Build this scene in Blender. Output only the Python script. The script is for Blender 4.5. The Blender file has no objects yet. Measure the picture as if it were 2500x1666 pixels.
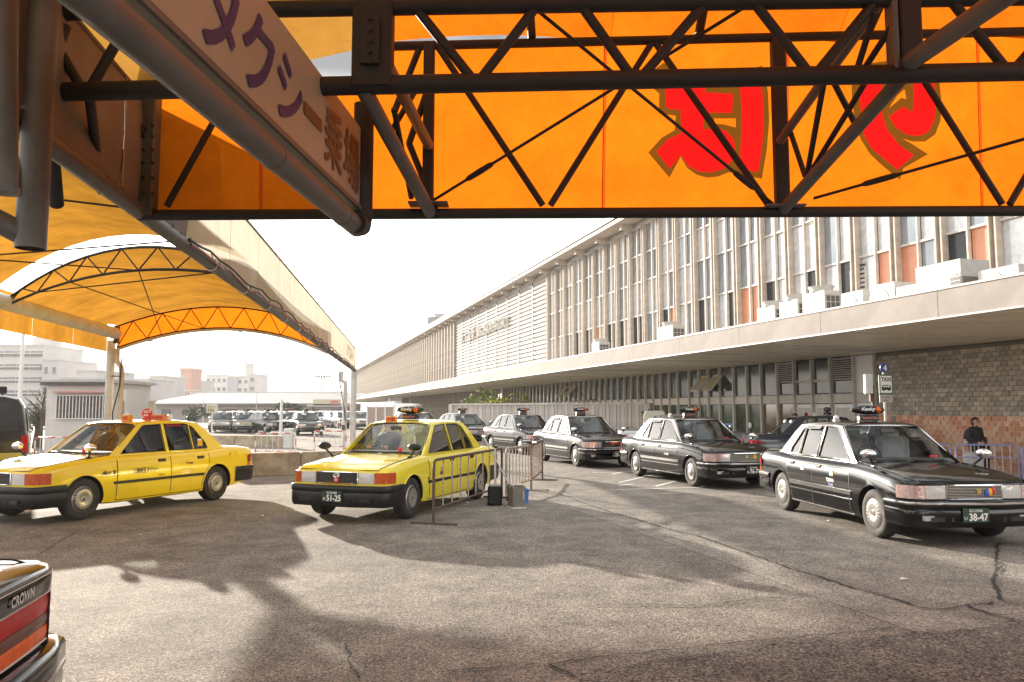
import bpy, bmesh, math, random
from mathutils import Vector, Matrix
from mathutils.geometry import tessellate_polygon

# ------------------------------------------------------------------ camera, sky, sun, exposure
scene = bpy.context.scene
R = math.radians
FPX, CX, CY = 1900.0, 1250.0, 833.0
PITCH = math.atan(166 / FPX)
CAMH = 1.68
cam_data = bpy.data.cameras.new('camera')
cam_data.sensor_width = 36
cam_data.lens = FPX / 2500 * 36
cam_data.clip_start = 0.05
cam_data.clip_end = 3000
cam = bpy.data.objects.new('camera', cam_data)
scene.collection.objects.link(cam)
cam.location = (0, 0, CAMH)
cam.rotation_euler = (R(90) + PITCH, 0, 0)
scene.camera = cam

SUN_AZ = R(-33.0)      # measured from the viewing direction, negative = left
SUN_EL = R(12.4)
world = bpy.data.worlds.new('World')
scene.world = world
world.use_nodes = True
wn = world.node_tree
for n in list(wn.nodes): wn.nodes.remove(n)
wo = wn.nodes.new('ShaderNodeOutputWorld')
wb = wn.nodes.new('ShaderNodeBackground'); wb.inputs['Strength'].default_value = 0.15
sky = wn.nodes.new('ShaderNodeTexSky'); sky.sky_type = 'NISHITA'; sky.sun_disc = False
sky.sun_elevation = SUN_EL; sky.sun_rotation = SUN_AZ
sky.air_density = 1.0; sky.dust_density = 1.0; sky.ozone_density = 1.0
hsv = wn.nodes.new('ShaderNodeHueSaturation'); hsv.inputs['Saturation'].default_value = 0.25
tc = wn.nodes.new('ShaderNodeTexCoord')
mp = wn.nodes.new('ShaderNodeMapping'); mp.inputs['Scale'].default_value = (1.0, 1.0, 2.6)
nz = wn.nodes.new('ShaderNodeTexNoise'); nz.inputs['Scale'].default_value = 1.9
nz.inputs['Detail'].default_value = 5; nz.inputs['Roughness'].default_value = 0.42
cr = wn.nodes.new('ShaderNodeValToRGB')
cr.color_ramp.elements[0].position = 0.40; cr.color_ramp.elements[0].color = (0.16, 0.163, 0.168, 1)
cr.color_ramp.elements[1].position = 0.64; cr.color_ramp.elements[1].color = (1.22, 1.20, 1.16, 1)
mul = wn.nodes.new('ShaderNodeMixRGB'); mul.blend_type = 'MULTIPLY'; mul.inputs['Fac'].default_value = 1.0
wn.links.new(sky.outputs[0], hsv.inputs['Color'])
wn.links.new(tc.outputs['Generated'], mp.inputs[0]); wn.links.new(mp.outputs[0], nz.inputs['Vector'])
wn.links.new(nz.outputs['Fac'], cr.inputs[0])
veil = wn.nodes.new('ShaderNodeMixRGB'); veil.inputs['Fac'].default_value = 0.74      # thin bright cloud over the clear sky
veil.inputs[2].default_value = (3.05, 3.0, 2.95, 1)
wn.links.new(hsv.outputs[0], veil.inputs[1])
wn.links.new(veil.outputs[0], mul.inputs[1]); wn.links.new(cr.outputs[0], mul.inputs[2])
wn.links.new(mul.outputs[0], wb.inputs['Color']); wn.links.new(wb.outputs[0], wo.inputs['Surface'])

sun_data = bpy.data.lights.new('sun', 'SUN')
sun_data.energy = 2.8; sun_data.angle = R(0.6); sun_data.color = (1.0, 0.90, 0.76)
sun = bpy.data.objects.new('sun', sun_data); scene.collection.objects.link(sun)
sdir = Vector((math.sin(SUN_AZ) * math.cos(SUN_EL), math.cos(SUN_AZ) * math.cos(SUN_EL), math.sin(SUN_EL)))
sun.rotation_euler = sdir.to_track_quat('Z', 'Y').to_euler()
sun.location = sdir * 60

scene.view_settings.view_transform = 'Standard'
scene.view_settings.look = 'None'
scene.view_settings.gamma = 1.0
scene.view_settings.use_curve_mapping = False
scene.view_settings.exposure = 2.32
scene.cycles.max_bounces = 8
scene.cycles.transparent_max_bounces = 16
scene.cycles.use_denoising = True

random.seed(7)
COL = scene.collection.objects

# ------------------------------------------------------------------ helpers: pixel rays of the photograph -> points in the place
_U = Vector((0, -math.sin(PITCH), math.cos(PITCH))); _F = Vector((0, math.cos(PITCH), math.sin(PITCH)))
CAM = Vector((0, 0, CAMH))
def ray(px, py):
    return Vector((1, 0, 0)) * ((px - CX) / FPX) + _U * ((CY - py) / FPX) + _F
def P(px, py, D):
    d = ray(px, py); return CAM + d * (D / d.y)
def Z(px, py, z=0.0):
    d = ray(px, py); return CAM + d * ((z - CAMH) / d.z)
def Q(x, y, D): return P(x * 1.0625, y * 1.0625, D)      # same for the 2353-wide view
def H(px, py, D): return P(px, py, D).z
def XatD(px, D): return P(px, 999, D).x

# ------------------------------------------------------------------ materials
MATS = {}
def nodes_of(m):
    m.use_nodes = True
    return m.node_tree, m.node_tree.nodes.get('Principled BSDF')
def mat(name, col, rough=0.6, metal=0.0, var=0.12, scale=6.0, bump=0.0, bscale=60.0, coat=0.0, spec=0.5, emit=None, dirt=None):
    if name in MATS: return MATS[name]
    m = bpy.data.materials.new(name); MATS[name] = m
    t, b = nodes_of(m)
    b.inputs['Roughness'].default_value = rough
    b.inputs['Metallic'].default_value = metal
    b.inputs['Specular IOR Level'].default_value = spec
    if coat:
        b.inputs['Coat Weight'].default_value = coat; b.inputs['Coat Roughness'].default_value = 0.04
    tcn = t.nodes.new('ShaderNodeTexCoord')
    if var > 0:
        nzn = t.nodes.new('ShaderNodeTexNoise'); nzn.inputs['Scale'].default_value = scale; nzn.inputs['Detail'].default_value = 5
        nzn.inputs['Roughness'].default_value = 0.65
        rp = t.nodes.new('ShaderNodeValToRGB')
        lo = dirt if dirt else tuple(c * (1 - var) for c in col)
        hi = tuple(min(1, c * (1 + var * 0.6)) for c in col)
        rp.color_ramp.elements[0].position = 0.30; rp.color_ramp.elements[0].color = (*lo, 1)
        rp.color_ramp.elements[1].position = 0.62; rp.color_ramp.elements[1].color = (*hi, 1)
        t.links.new(tcn.outputs['Object'], nzn.inputs['Vector']); t.links.new(nzn.outputs['Fac'], rp.inputs[0])
        t.links.new(rp.outputs[0], b.inputs['Base Color'])
        mr = t.nodes.new('ShaderNodeMapRange'); mr.inputs['To Min'].default_value = max(0.02, rough * 0.8); mr.inputs['To Max'].default_value = min(1, rough * 1.25)
        t.links.new(nzn.outputs['Fac'], mr.inputs[0]); t.links.new(mr.outputs[0], b.inputs['Roughness'])
    else:
        b.inputs['Base Color'].default_value = (*col, 1)
    if bump > 0:
        n2 = t.nodes.new('ShaderNodeTexNoise'); n2.inputs['Scale'].default_value = bscale; n2.inputs['Detail'].default_value = 4
        bp = t.nodes.new('ShaderNodeBump'); bp.inputs['Strength'].default_value = bump; bp.inputs['Distance'].default_value = 0.01
        t.links.new(tcn.outputs['Object'], n2.inputs['Vector']); t.links.new(n2.outputs['Fac'], bp.inputs['Height'])
        t.links.new(bp.outputs[0], b.inputs['Normal'])
    if emit:
        b.inputs['Emission Color'].default_value = (*col, 1); b.inputs['Emission Strength'].default_value = emit
    return m
def fabric(name, col, trans, mixf=0.6, scale=1.5, var=0.25, open_=0.0):
    m = bpy.data.materials.new(name); MATS[name] = m
    m.use_nodes = True; t = m.node_tree
    for n in list(t.nodes): t.nodes.remove(n)
    o = t.nodes.new('ShaderNodeOutputMaterial'); d = t.nodes.new('ShaderNodeBsdfDiffuse'); tr = t.nodes.new('ShaderNodeBsdfTranslucent')
    mx = t.nodes.new('ShaderNodeMixShader'); mx.inputs[0].default_value = mixf
    tcn = t.nodes.new('ShaderNodeTexCoord'); nzn = t.nodes.new('ShaderNodeTexNoise'); nzn.inputs['Scale'].default_value = scale; nzn.inputs['Detail'].default_value = 8
    nzn.inputs['Roughness'].default_value = 0.7
    t.links.new(tcn.outputs['Object'], nzn.inputs['Vector'])
    for sh, c in ((d, col), (tr, trans)):
        rp = t.nodes.new('ShaderNodeValToRGB')
        rp.color_ramp.elements[0].position = 0.3; rp.color_ramp.elements[0].color = (*[x * (1 - var) for x in c], 1)
        rp.color_ramp.elements[1].position = 0.6; rp.color_ramp.elements[1].color = (*c, 1)
        t.links.new(nzn.outputs['Fac'], rp.inputs[0]); t.links.new(rp.outputs[0], sh.inputs['Color'])
    n3 = t.nodes.new('ShaderNodeTexNoise'); n3.inputs['Scale'].default_value = 3.5; n3.inputs['Detail'].default_value = 6; bp = t.nodes.new('ShaderNodeBump'); bp.inputs['Strength'].default_value = .5; bp.inputs['Distance'].default_value = .05
    t.links.new(tcn.outputs['Object'], n3.inputs['Vector']); t.links.new(n3.outputs['Fac'], bp.inputs['Height']); t.links.new(bp.outputs[0], d.inputs['Normal']); t.links.new(bp.outputs[0], tr.inputs['Normal'])
    t.links.new(d.outputs[0], mx.inputs[1]); t.links.new(tr.outputs[0], mx.inputs[2]); t.links.new(mx.outputs[0], o.inputs[0])
    if open_:      # open weave lets some light straight through
        tp = t.nodes.new('ShaderNodeBsdfTransparent'); m2 = t.nodes.new('ShaderNodeMixShader'); m2.inputs[0].default_value = open_
        t.links.new(mx.outputs[0], m2.inputs[1]); t.links.new(tp.outputs[0], m2.inputs[2]); t.links.new(m2.outputs[0], o.inputs[0])
    return m
def glass(name, tint=(0.75, 0.8, 0.78), ior=1.5, refl=1.0, rough=0.02):
    m = bpy.data.materials.new(name); MATS[name] = m
    m.use_nodes = True; t = m.node_tree
    for n in list(t.nodes): t.nodes.remove(n)
    o = t.nodes.new('ShaderNodeOutputMaterial'); g = t.nodes.new('ShaderNodeBsdfGlossy'); tr = t.nodes.new('ShaderNodeBsdfTransparent')
    g.inputs['Roughness'].default_value = rough; g.inputs['Color'].default_value = (1, 1, 1, 1)
    tr.inputs['Color'].default_value = (*tint, 1)
    fr = t.nodes.new('ShaderNodeFresnel'); fr.inputs['IOR'].default_value = ior
    mm = t.nodes.new('ShaderNodeMath'); mm.operation = 'MULTIPLY'; mm.inputs[1].default_value = refl; mm.use_clamp = True
    mx = t.nodes.new('ShaderNodeMixShader')
    t.links.new(fr.outputs[0], mm.inputs[0]); t.links.new(mm.outputs[0], mx.inputs[0])
    t.links.new(tr.outputs[0], mx.inputs[1]); t.links.new(g.outputs[0], mx.inputs[2]); t.links.new(mx.outputs[0], o.inputs[0])
    return m

steel = mat('steel_dark', (0.016, 0.014, 0.013), 0.65, 0.0, 0.35, 4, 0.15, 40)
steel_grey = mat('steel_grey', (0.095, 0.089, 0.083), 0.5, 0.0, 0.3, 5, 0.15, 40)
steel_pale = mat('steel_pale', (0.62, 0.60, 0.57), 0.5, 0.0, 0.2, 3)
rust = mat('rusty_paint', (0.10, 0.065, 0.052), 0.7, 0.0, 0.5, 18, 0.3, 80, dirt=(0.05, 0.025, 0.018))
rust_pale = mat('rusty_pale_paint', (0.42, 0.36, 0.33), 0.6, 0.0, 0.5, 30, 0.3, 80, dirt=(0.13, 0.06, 0.045))
orange_fab = fabric('orange_fabric', (0.46, 0.118, 0.010), (0.54, 0.126, 0.005), 0.62, 2.2, 0.26)
orange_seam = fabric('orange_seam', (0.5, 0.07, 0.01), (0.58, 0.07, 0.008), 0.5, 2.2, 0.1)
red_fab = fabric('red_print', (0.36, 0.007, 0.008), (0.38, 0.006, 0.006), 0.6, 2.2, 0.08)
brown_fab = fabric('brown_print', (0.10, 0.04, 0.006), (0.12, 0.045, 0.005), 0.5, 2.2, 0.1)
yellow_fab = fabric('yellow_fabric', (0.50, 0.25, 0.045), (0.58, 0.27, 0.035), 0.55, 1.2, 0.40)
bay_fab = fabric('bay_fabric', (0.62, 0.36, 0.09), (0.50, 0.26, 0.05), 0.4, 1.2, 0.28)
cream_fab = fabric('cream_fabric', (0.56, 0.50, 0.40), (0.58, 0.51, 0.38), 0.55, 1.0, 0.22, 0.04)
ltaxi_yellow = mat('yellow_paint', (0.92, 0.66, 0.012), 0.22, 0.0, 0.06, 2, coat=0.9)
ltaxi_yellow2 = mat('lemon_paint', (0.90, 0.74, 0.035), 0.22, 0.0, 0.06, 2, coat=0.9)
black_paint = mat('black_paint', (0.004, 0.004, 0.0045), 0.10, 0.0, 0.2, 2, coat=.15)
navy_paint = mat('navy_paint', (0.03, 0.04, 0.07), 0.15, 0.0, 0.2, 2, coat=1.0)
silver_paint = mat('silver_paint', (0.55, 0.56, 0.58), 0.25, 0.5, 0.05, 2, coat=0.8)
white_paint = mat('white_paint', (0.78, 0.78, 0.76), 0.3, 0.0, 0.06, 2, coat=0.5)
chrome = mat('chrome', (0.85, 0.85, 0.85), 0.08, 1.0, 0.05, 9)
black_plastic = mat('black_plastic', (0.010, 0.010, 0.012), 0.38, 0.0, 0.3, 8)
rubber = mat('rubber', (0.022, 0.021, 0.02), 0.8, 0.0, 0.4, 12, 0.2, 60, dirt=(0.05, 0.045, 0.04))
hub_silver = mat('hub_silver', (0.42, 0.40, 0.37), 0.3, 0.6, 0.15, 14)
hub_dark = mat('hub_dark', (0.02, 0.02, 0.02), 0.6)
lamp_clear = mat('lamp_clear', (0.80, 0.80, 0.82), 0.08, 0.55, 0.1, 30, 0.45, 16, coat=1.0)
lamp_pink = mat('lamp_pink', (0.72, 0.52, 0.50), 0.12, 0.6, 0.3, 24, 0.4, 45, coat=1.0)
lamp_amber = mat('lamp_amber', (0.75, 0.12, 0.008), 0.2, 0.0, 0.2, 30, spec=.3)
lamp_amber_dark = mat('lamp_amber_dark', (0.55, 0.09, 0.02), 0.12, 0.0, 0.25, 30, coat=1.0)
lamp_red = mat('lamp_red', (0.42, 0.004, 0.008), 0.2, 0.0, 0.2, 30, spec=.25)
lamp_smoke = mat('lamp_smoke', (0.13, 0.05, 0.035), 0.2, 0.0, 0.2, 30, spec=.25)
car_glass = glass('car_glass', (0.88, 0.91, 0.89), 1.5, 1.1)
inner_dark = mat('interior_dark', (0.10, 0.10, 0.105), 0.7)
seat_grey = mat('seat_cloth', (0.50, 0.55, 0.60), 0.85, 0, 0.2, 12)
seat_white = mat('seat_cover', (0.70, 0.71, 0.72), 0.8, 0, 0.1, 12)
plate_green = mat('plate_green', (0.02, 0.055, 0.035), 0.5, 0, 0.1)
white_ink = mat('white_ink', (0.85, 0.85, 0.83), 0.5, 0, 0)
black_ink = mat('black_ink', (0.015, 0.015, 0.016), 0.5, 0, 0)
navy_ink = mat('navy_ink', (0.022, 0.024, 0.11), 0.5, 0, 0.1, 3)
orange_lit_ink = mat('orange_lit_ink', (0.12, 0.06, 0.035), 0.5, 0, 0.1, 3)  # navy lettering under orange light, the light put into the colour
red_ink = mat('red_ink', (0.62, 0.03, 0.03), 0.4, 0, 0)
blue_ink = mat('blue_ink', (0.03, 0.10, 0.55), 0.4, 0, 0)
yellow_ink = mat('yellow_ink', (0.80, 0.45, 0.02), 0.4, 0, 0)
green_ink = mat('green_ink', (0.01, 0.12, 0.06), 0.45, 0, 0.05)
skin = mat('skin', (0.74, 0.46, 0.34), 0.55, 0, 0.08, 8)
hair_mat = mat('hair', (0.02, 0.015, 0.012), 0.6, 0, 0.3, 40)
cloth_navy = mat('cloth_navy', (0.025, 0.026, 0.035), 0.9, 0, 0.3, 20)
cloth_dark = mat('cloth_dark', (0.03, 0.03, 0.032), 0.9, 0, 0.3, 20)
cloth_brown = mat('cloth_brown', (0.10, 0.06, 0.04), 0.9, 0, 0.3, 20)
cloth_white = mat('cloth_white', (0.72, 0.72, 0.72), 0.9, 0, 0.1, 20)

# ------------------------------------------------------------------ mesh builder
def wloc(o):
    v = Vector((0, 0, 0))
    while o: v += o.location; o = o.parent
    return v
class MB:
    def __init__(s): s.v = []; s.f = []; s.m = []
    def add(s, vs, fs, mi=0):
        b = len(s.v); s.v += [Vector(x) for x in vs]
        for f in fs: s.f.append([b + i for i in f]); s.m.append(mi)
        return s
    def quad(s, a, b, c, d, mi=0): return s.add([a, b, c, d], [(0, 1, 2, 3)], mi)
    def box(s, c, size, mi=0, rz=0.0, ax=None):
        c = Vector(c); hx, hy, hz = [x / 2 for x in size]
        if ax: X, Y, Zv = [Vector(a) for a in ax]
        else:
            X = Vector((math.cos(rz), math.sin(rz), 0)); Y = Vector((-math.sin(rz), math.cos(rz), 0)); Zv = Vector((0, 0, 1))
        vs = [c + X * (sx * hx) + Y * (sy * hy) + Zv * (sz * hz) for sz in (-1, 1) for sy in (-1, 1) for sx in (-1, 1)]
        return s.add(vs, [(0, 2, 3, 1), (4, 5, 7, 6), (0, 1, 5, 4), (2, 6, 7, 3), (0, 4, 6, 2), (1, 3, 7, 5)], mi)
    def cbox(s, c, size, bev=0.02, mi=0, rz=0.0):
        # box with chamfered vertical and top edges
        hx, hy, hz = [x / 2 for x in size]; b = bev
        ring = [(-hx + b, -hy), (hx - b, -hy), (hx, -hy + b), (hx, hy - b), (hx - b, hy), (-hx + b, hy), (-hx, hy - b), (-hx, -hy + b)]
        ring2 = [(x * (hx - b) / hx, y * (hy - b) / hy) for x, y in ring]
        cz, sz_ = math.cos(rz), math.sin(rz); vs = []
        for zz, rr in ((-hz, ring), (hz - b, ring), (hz, ring2)):
            for x, y in rr: vs.append((c[0] + x * cz - y * sz_, c[1] + x * sz_ + y * cz, c[2] + zz))
        fs = [tuple(range(7, -1, -1)), tuple(range(16, 24))]
        for k in (0, 8):
            for i in range(8): j = (i + 1) % 8; fs.append((k + i, k + j, k + 8 + j, k + 8 + i))
        return s.add(vs, fs, mi)
    def tube(s, a, b, r, n=10, mi=0, r2=None, caps=True):
        a = Vector(a); b = Vector(b); d = (b - a)
        if d.length < 1e-6: return s
        d.normalize(); r2 = r if r2 is None else r2
        u = d.orthogonal().normalized(); w = d.cross(u)
        vs = [a + (u * math.cos(2 * math.pi * i / n) + w * math.sin(2 * math.pi * i / n)) * r for i in range(n)]
        vs += [b + (u * math.cos(2 * math.pi * i / n) + w * math.sin(2 * math.pi * i / n)) * r2 for i in range(n)]
        fs = [(i, (i + 1) % n, n + (i + 1) % n, n + i) for i in range(n)]
        if caps: fs += [tuple(range(n - 1, -1, -1)), tuple(range(n, 2 * n))]
        return s.add(vs, fs, mi)
    def path(s, pts, r, n=8, mi=0, closed=False):
        pts = [Vector(p) for p in pts]; N = len(pts); vs = []
        up = None
        for i, p in enumerate(pts):
            if closed: t = pts[(i + 1) % N] - pts[i - 1]
            else: t = pts[min(i + 1, N - 1)] - pts[max(i - 1, 0)]
            t.normalize()
            if up is None: up = t.orthogonal().normalized()
            up = (up - t * up.dot(t)).normalized(); w = t.cross(up)
            rr = r[i] if isinstance(r, (list, tuple)) else r
            vs += [p + (up * math.cos(2 * math.pi * k / n) + w * math.sin(2 * math.pi * k / n)) * rr for k in range(n)]
        fs = []
        for i in range(N if closed else N - 1):
            for k in range(n):
                a = i * n + k; b_ = i * n + (k + 1) % n; c = ((i + 1) % N) * n + (k + 1) % n; d = ((i + 1) % N) * n + k
                fs.append((a, b_, c, d))
        if not closed: fs += [tuple(range(n - 1, -1, -1)), tuple(range((N - 1) * n, N * n))]
        return s.add(vs, fs, mi)
    def lathe(s, prof, n=24, o=(0, 0, 0), ax='z', mi=0):
        # prof: list of (r, h)
        o = Vector(o); vs = []; fs = []
        for r, h in prof:
            for i in range(n):
                a = 2 * math.pi * i / n; c_, s_ = r * math.cos(a), r * math.sin(a)
                if ax == 'z': vs.append(o + Vector((c_, s_, h)))
                elif ax == 'y': vs.append(o + Vector((c_, h, s_)))
                else: vs.append(o + Vector((h, c_, s_)))
        for k in range(len(prof) - 1):
            for i in range(n): j = (i + 1) % n; fs.append((k * n + i, k * n + j, (k + 1) * n + j, (k + 1) * n + i))
        return s.add(vs, fs, mi)
    def grid(s, rows, mi=0, flip=False):
        nr, nc = len(rows), len(rows[0]); vs = [p for r in rows for p in r]; fs = []
        for i in range(nr - 1):
            for j in range(nc - 1):
                q = (i * nc + j, i * nc + j + 1, (i + 1) * nc + j + 1, (i + 1) * nc + j); fs.append(q[::-1] if flip else q)
        return s.add(vs, fs, mi)
    def poly(s, outer, holes=(), fn=None, mi=0, thick=None):
        # outer/holes: 2D loops, fn maps (a,b,depth) to 3D
        loops = [[Vector((a, b, 0)) for a, b in L] for L in [outer] + list(holes)]
        tris = tessellate_polygon(loops); flat = [p for L in loops for p in L]
        fn = fn or (lambda a, b, d: (a, b, d))
        s.add([fn(p.x, p.y, 0) for p in flat], [tuple(t) for t in tris], mi)
        if thick:
            s.add([fn(p.x, p.y, thick) for p in flat], [tuple(reversed(t)) for t in tris], mi)
            for L in loops:
                n = len(L)
                for i in range(n):
                    a, b = L[i], L[(i + 1) % n]
                    s.quad(fn(a.x, a.y, 0), fn(b.x, b.y, 0), fn(b.x, b.y, thick), fn(a.x, a.y, thick), mi)
        return s
    def sphere(s, c, r, nu=12, nv=8, mi=0, sc=(1, 1, 1)):
        c = Vector(c); vs = []; fs = []
        for j in range(nv + 1):
            th = math.pi * j / nv
            for i in range(nu):
                ph = 2 * math.pi * i / nu
                vs.append(c + Vector((r * sc[0] * math.sin(th) * math.cos(ph), r * sc[1] * math.sin(th) * math.sin(ph), r * sc[2] * math.cos(th))))
        for j in range(nv):
            for i in range(nu): k = (i + 1) % nu; fs.append((j * nu + i, (j + 1) * nu + i, (j + 1) * nu + k, j * nu + k))
        return s.add(vs, fs, mi)
    def mesh(s, name, mats, smooth=0, off=Vector((0, 0, 0))):
        me = bpy.data.meshes.new(name)
        me.from_pydata([tuple(v - off) for v in s.v], [], s.f)
        for m in (mats if isinstance(mats, (list, tuple)) else [mats]): me.materials.append(m)
        if any(s.m): me.polygons.foreach_set('material_index', s.m)
        bm = bmesh.new(); bm.from_mesh(me)
        bmesh.ops.remove_doubles(bm, verts=bm.verts, dist=1e-5)
        bmesh.ops.recalc_face_normals(bm, faces=bm.faces); bm.to_mesh(me); bm.free()
        if smooth:
            me.polygons.foreach_set('use_smooth', [True] * len(me.polygons))
            me.set_sharp_from_angle(angle=R(smooth))
        me.update(); return me
    def build(s, name, mats, parent=None, smooth=0, local=False, at=None):
        # world coordinates unless local; a top-level mesh gets its origin at `at` or its base centre
        if parent and not local: off = wloc(parent)
        elif local: off = Vector((0, 0, 0))
        elif at is not None: off = Vector(at)
        else:
            xs = [v.x for v in s.v]; ys = [v.y for v in s.v]; off = Vector(((min(xs) + max(xs)) / 2, (min(ys) + max(ys)) / 2, min(v.z for v in s.v)))
        o = bpy.data.objects.new(name, s.mesh(name, mats, smooth, off)); COL.link(o)
        if parent: o.parent = parent
        elif not local: o.location = off
        return o
def obj(name, me, parent=None):
    o = bpy.data.objects.new(name, me); COL.link(o)
    if parent: o.parent = parent
    return o
def tag(o, label=None, cat=None, group=None, kind=None):
    if label: o['label'] = label
    if cat: o['category'] = cat
    if group: o['group'] = group
    if kind: o['kind'] = kind
    return o
def thing(name, loc, label, cat, group=None, rz=0.0):
    o = bpy.data.objects.new(name, None); COL.link(o); o.location = loc; o.rotation_euler = (0, 0, rz)
    o.empty_display_size = 0.3
    return tag(o, label, cat, group)
def copy_tree(o, parent=None):
    c = o.copy(); COL.link(c); c.parent = parent
    for ch in o.children: copy_tree(ch, c)
    return c
_TX = {}
def text_verts(body):
    if body in _TX: return _TX[body]
    cu = bpy.data.curves.new('t', 'FONT'); cu.body = body; cu.resolution_u = 3
    ob = bpy.data.objects.new('t', cu); COL.link(ob)
    dg = bpy.context.evaluated_depsgraph_get(); me = bpy.data.meshes.new_from_object(ob.evaluated_get(dg))
    vs = [v.co.copy() for v in me.vertices]; fs = [tuple(p.vertices) for p in me.polygons]
    bpy.data.objects.remove(ob); bpy.data.curves.remove(cu); bpy.data.meshes.remove(me)
    _TX[body] = (vs, fs); return _TX[body]
def text_mb(body, origin, xd, ud, h, w=None, bold=0.0, slant=0.0, mb=None, mi=0):
    # text block whose bounding box starts at origin (lower left), h tall, w wide (or natural)
    vs, fs = text_verts(body); mb = mb or MB()
    x0 = min(v.x for v in vs); x1 = max(v.x for v in vs); y0 = min(v.y for v in vs); y1 = max(v.y for v in vs)
    sy = h / (y1 - y0); sx = (w / (x1 - x0)) if w else sy
    origin = Vector(origin); xd = Vector(xd).normalized(); ud = Vector(ud).normalized(); nn = xd.cross(ud)
    offs = [(0, 0)] if not bold else [(0, 0), (bold, 0), (-bold, 0), (0, bold), (0, -bold)]
    for k, (bx, by) in enumerate(offs):
        mb.add([origin + xd * ((v.x - x0) * sx + bx + slant * (v.y - y0) * sy) + ud * ((v.y - y0) * sy + by) + nn * (0.0006 * k) for v in vs], fs, mi)
    return mb

# ------------------------------------------------------------------ sedan taxi (x forward, y left, z up, origin on the ground under its middle)
ST = [(-2.33, .55, .34, .90), (-2.315, .68, .33, .915), (-2.28, .775, .32, .93), (-2.22, .82, .30, .942), (-2.1, .838, .28, .952), (-1.9, .845, .25, .962),
      (-1.7, .847, .22, .968), (-1.45, .848, .20, .968), (-1.2, .85, .19, .955), (-.8, .85, .185, .942), (-.4, .85, .185, .94), (0, .85, .185, .94), (.4, .85, .185, .94), (.8, .85, .185, .942),
      (1.0, .848, .19, .945), (1.15, .846, .20, .937), (1.35, .844, .2, .922), (1.6, .84, .2, .900), (1.85, .836, .22, .874), (2.05, .828, .24, .850), (2.17, .812, .25, .828), (2.24, .782, .26, .806), (2.285, .70, .27, .79), (2.31, .55, .28, .78)]
def ring(x):
    for a, b in zip(ST, ST[1:]):
        if a[0] <= x <= b[0]:
            t = (x - a[0]) / (b[0] - a[0]); w, zb, zt = [a[i] * (1 - t) + b[i] * t for i in (1, 2, 3)]; break
    else:
        w, zb, zt = (ST[0] if x < 0 else ST[-1])[1:]
    return [(0, zb), (w - .12, zb), (w - .035, zb + .025), (w - .008, zb + .10), (w, .42), (w + .004, .56), (w + .003, .66), (w - .012, zt - .16), (w - .03, zt - .085), (w - .055, zt - .042),
            (w - .085, zt - .02), (w - .14, zt - .006), (w * .62, zt + .004), (w * .55, zt + .012), (w * .25, zt + .017), (0, zt + .018)]
def side_y(x, z):
    rg = ring(x)[2:13]
    for a, b in zip(rg, rg[1:]):
        if a[1] <= z <= b[1]:
            t = (z - a[1]) / max(1e-6, b[1] - a[1]); return a[0] * (1 - t) + b[0] * t
    return rg[0][0] if z < rg[0][1] else rg[-1][0]
def front_x(y):
    y = abs(y); pr = [(s[1] - .02, s[0]) for s in ST if s[0] > 1.8]
    pr.sort()
    if y <= pr[0][0]: return 2.31
    for a, b in zip(pr, pr[1:]):
        if a[0] <= y <= b[0]: t = (y - a[0]) / (b[0] - a[0]); return a[1] * (1 - t) + b[1] * t
    return pr[-1][1]
def rear_x(y):
    y = abs(y); pr = [(s[1] - .02, s[0]) for s in ST if s[0] < -1.8]
    pr.sort()
    if y <= pr[0][0]: return -2.33
    for a, b in zip(pr, pr[1:]):
        if a[0] <= y <= b[0]: t = (y - a[0]) / (b[0] - a[0]); return a[1] * (1 - t) + b[1] * t
    return pr[-1][1]
FAX, RAX, WR = 1.50, -1.28, 0.315
_CM = {}
def cached(key, fn):
    if key not in _CM: _CM[key] = fn()
    return _CM[key]
def body_mesh(paint):
    mb = MB(); rows = []
    for s in ST:
        h = ring(s[0]); rows.append([(s[0], y, z) for y, z in h] + [(s[0], -y, z) for y, z in h[-2:0:-1]])
    n = len(rows[0]); vs = [p for r in rows for p in r]; fs = []
    for i in range(len(rows) - 1):
        for j in range(n): k = (j + 1) % n; fs.append((i * n + j, i * n + k, (i + 1) * n + k, (i + 1) * n + j))
    fs.append(tuple(range(n))); fs.append(tuple(range((len(rows) - 1) * n, len(rows) * n)))
    mb.add(vs, fs); me = mb.mesh('body', [paint, hub_dark])
    o = obj('tmp_body', me); cut = MB()
    for ax in (FAX, RAX):
        for sd in (-1, 1):
            cut.lathe([(0.0001, .56 * sd), (.345, .56 * sd), (.352, 1.0 * sd), (.0001, 1.0 * sd)], 36, (ax, 0, .325), 'y')
    cm = cut.mesh('cut', [paint, hub_dark]); cm.polygons.foreach_set('material_index', [1] * len(cm.polygons))
    c = obj('tmp_cut', cm)
    md = o.modifiers.new('b', 'BOOLEAN'); md.object = c; md.operation = 'DIFFERENCE'; md.solver = 'EXACT'
    try: md.material_mode = 'TRANSFER'
    except Exception: pass
    dg = bpy.context.evaluated_depsgraph_get(); m2 = bpy.data.meshes.new_from_object(o.evaluated_get(dg)); m2.name = 'body'
    bpy.data.objects.remove(o); bpy.data.objects.remove(c)
    m2.polygons.foreach_set('use_smooth', [True] * len(m2.polygons)); m2.set_sharp_from_angle(angle=R(32)); return m2
def cab_y(z): return .765 - (z - .94) * .335
W_FRONT = [(.80, .962), (.265, 1.392), (.20, 1.405), (-.125, 1.418), (-.125, .962)]
W_REAR = [(-.205, .962), (-.205, 1.418), (-.66, 1.414), (-.735, 1.40), (-.745, .966)]
W_QUAR = [(-.785, .966), (-.775, 1.39), (-.85, 1.345), (-1.075, 1.06), (-1.09, .968)]
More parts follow.
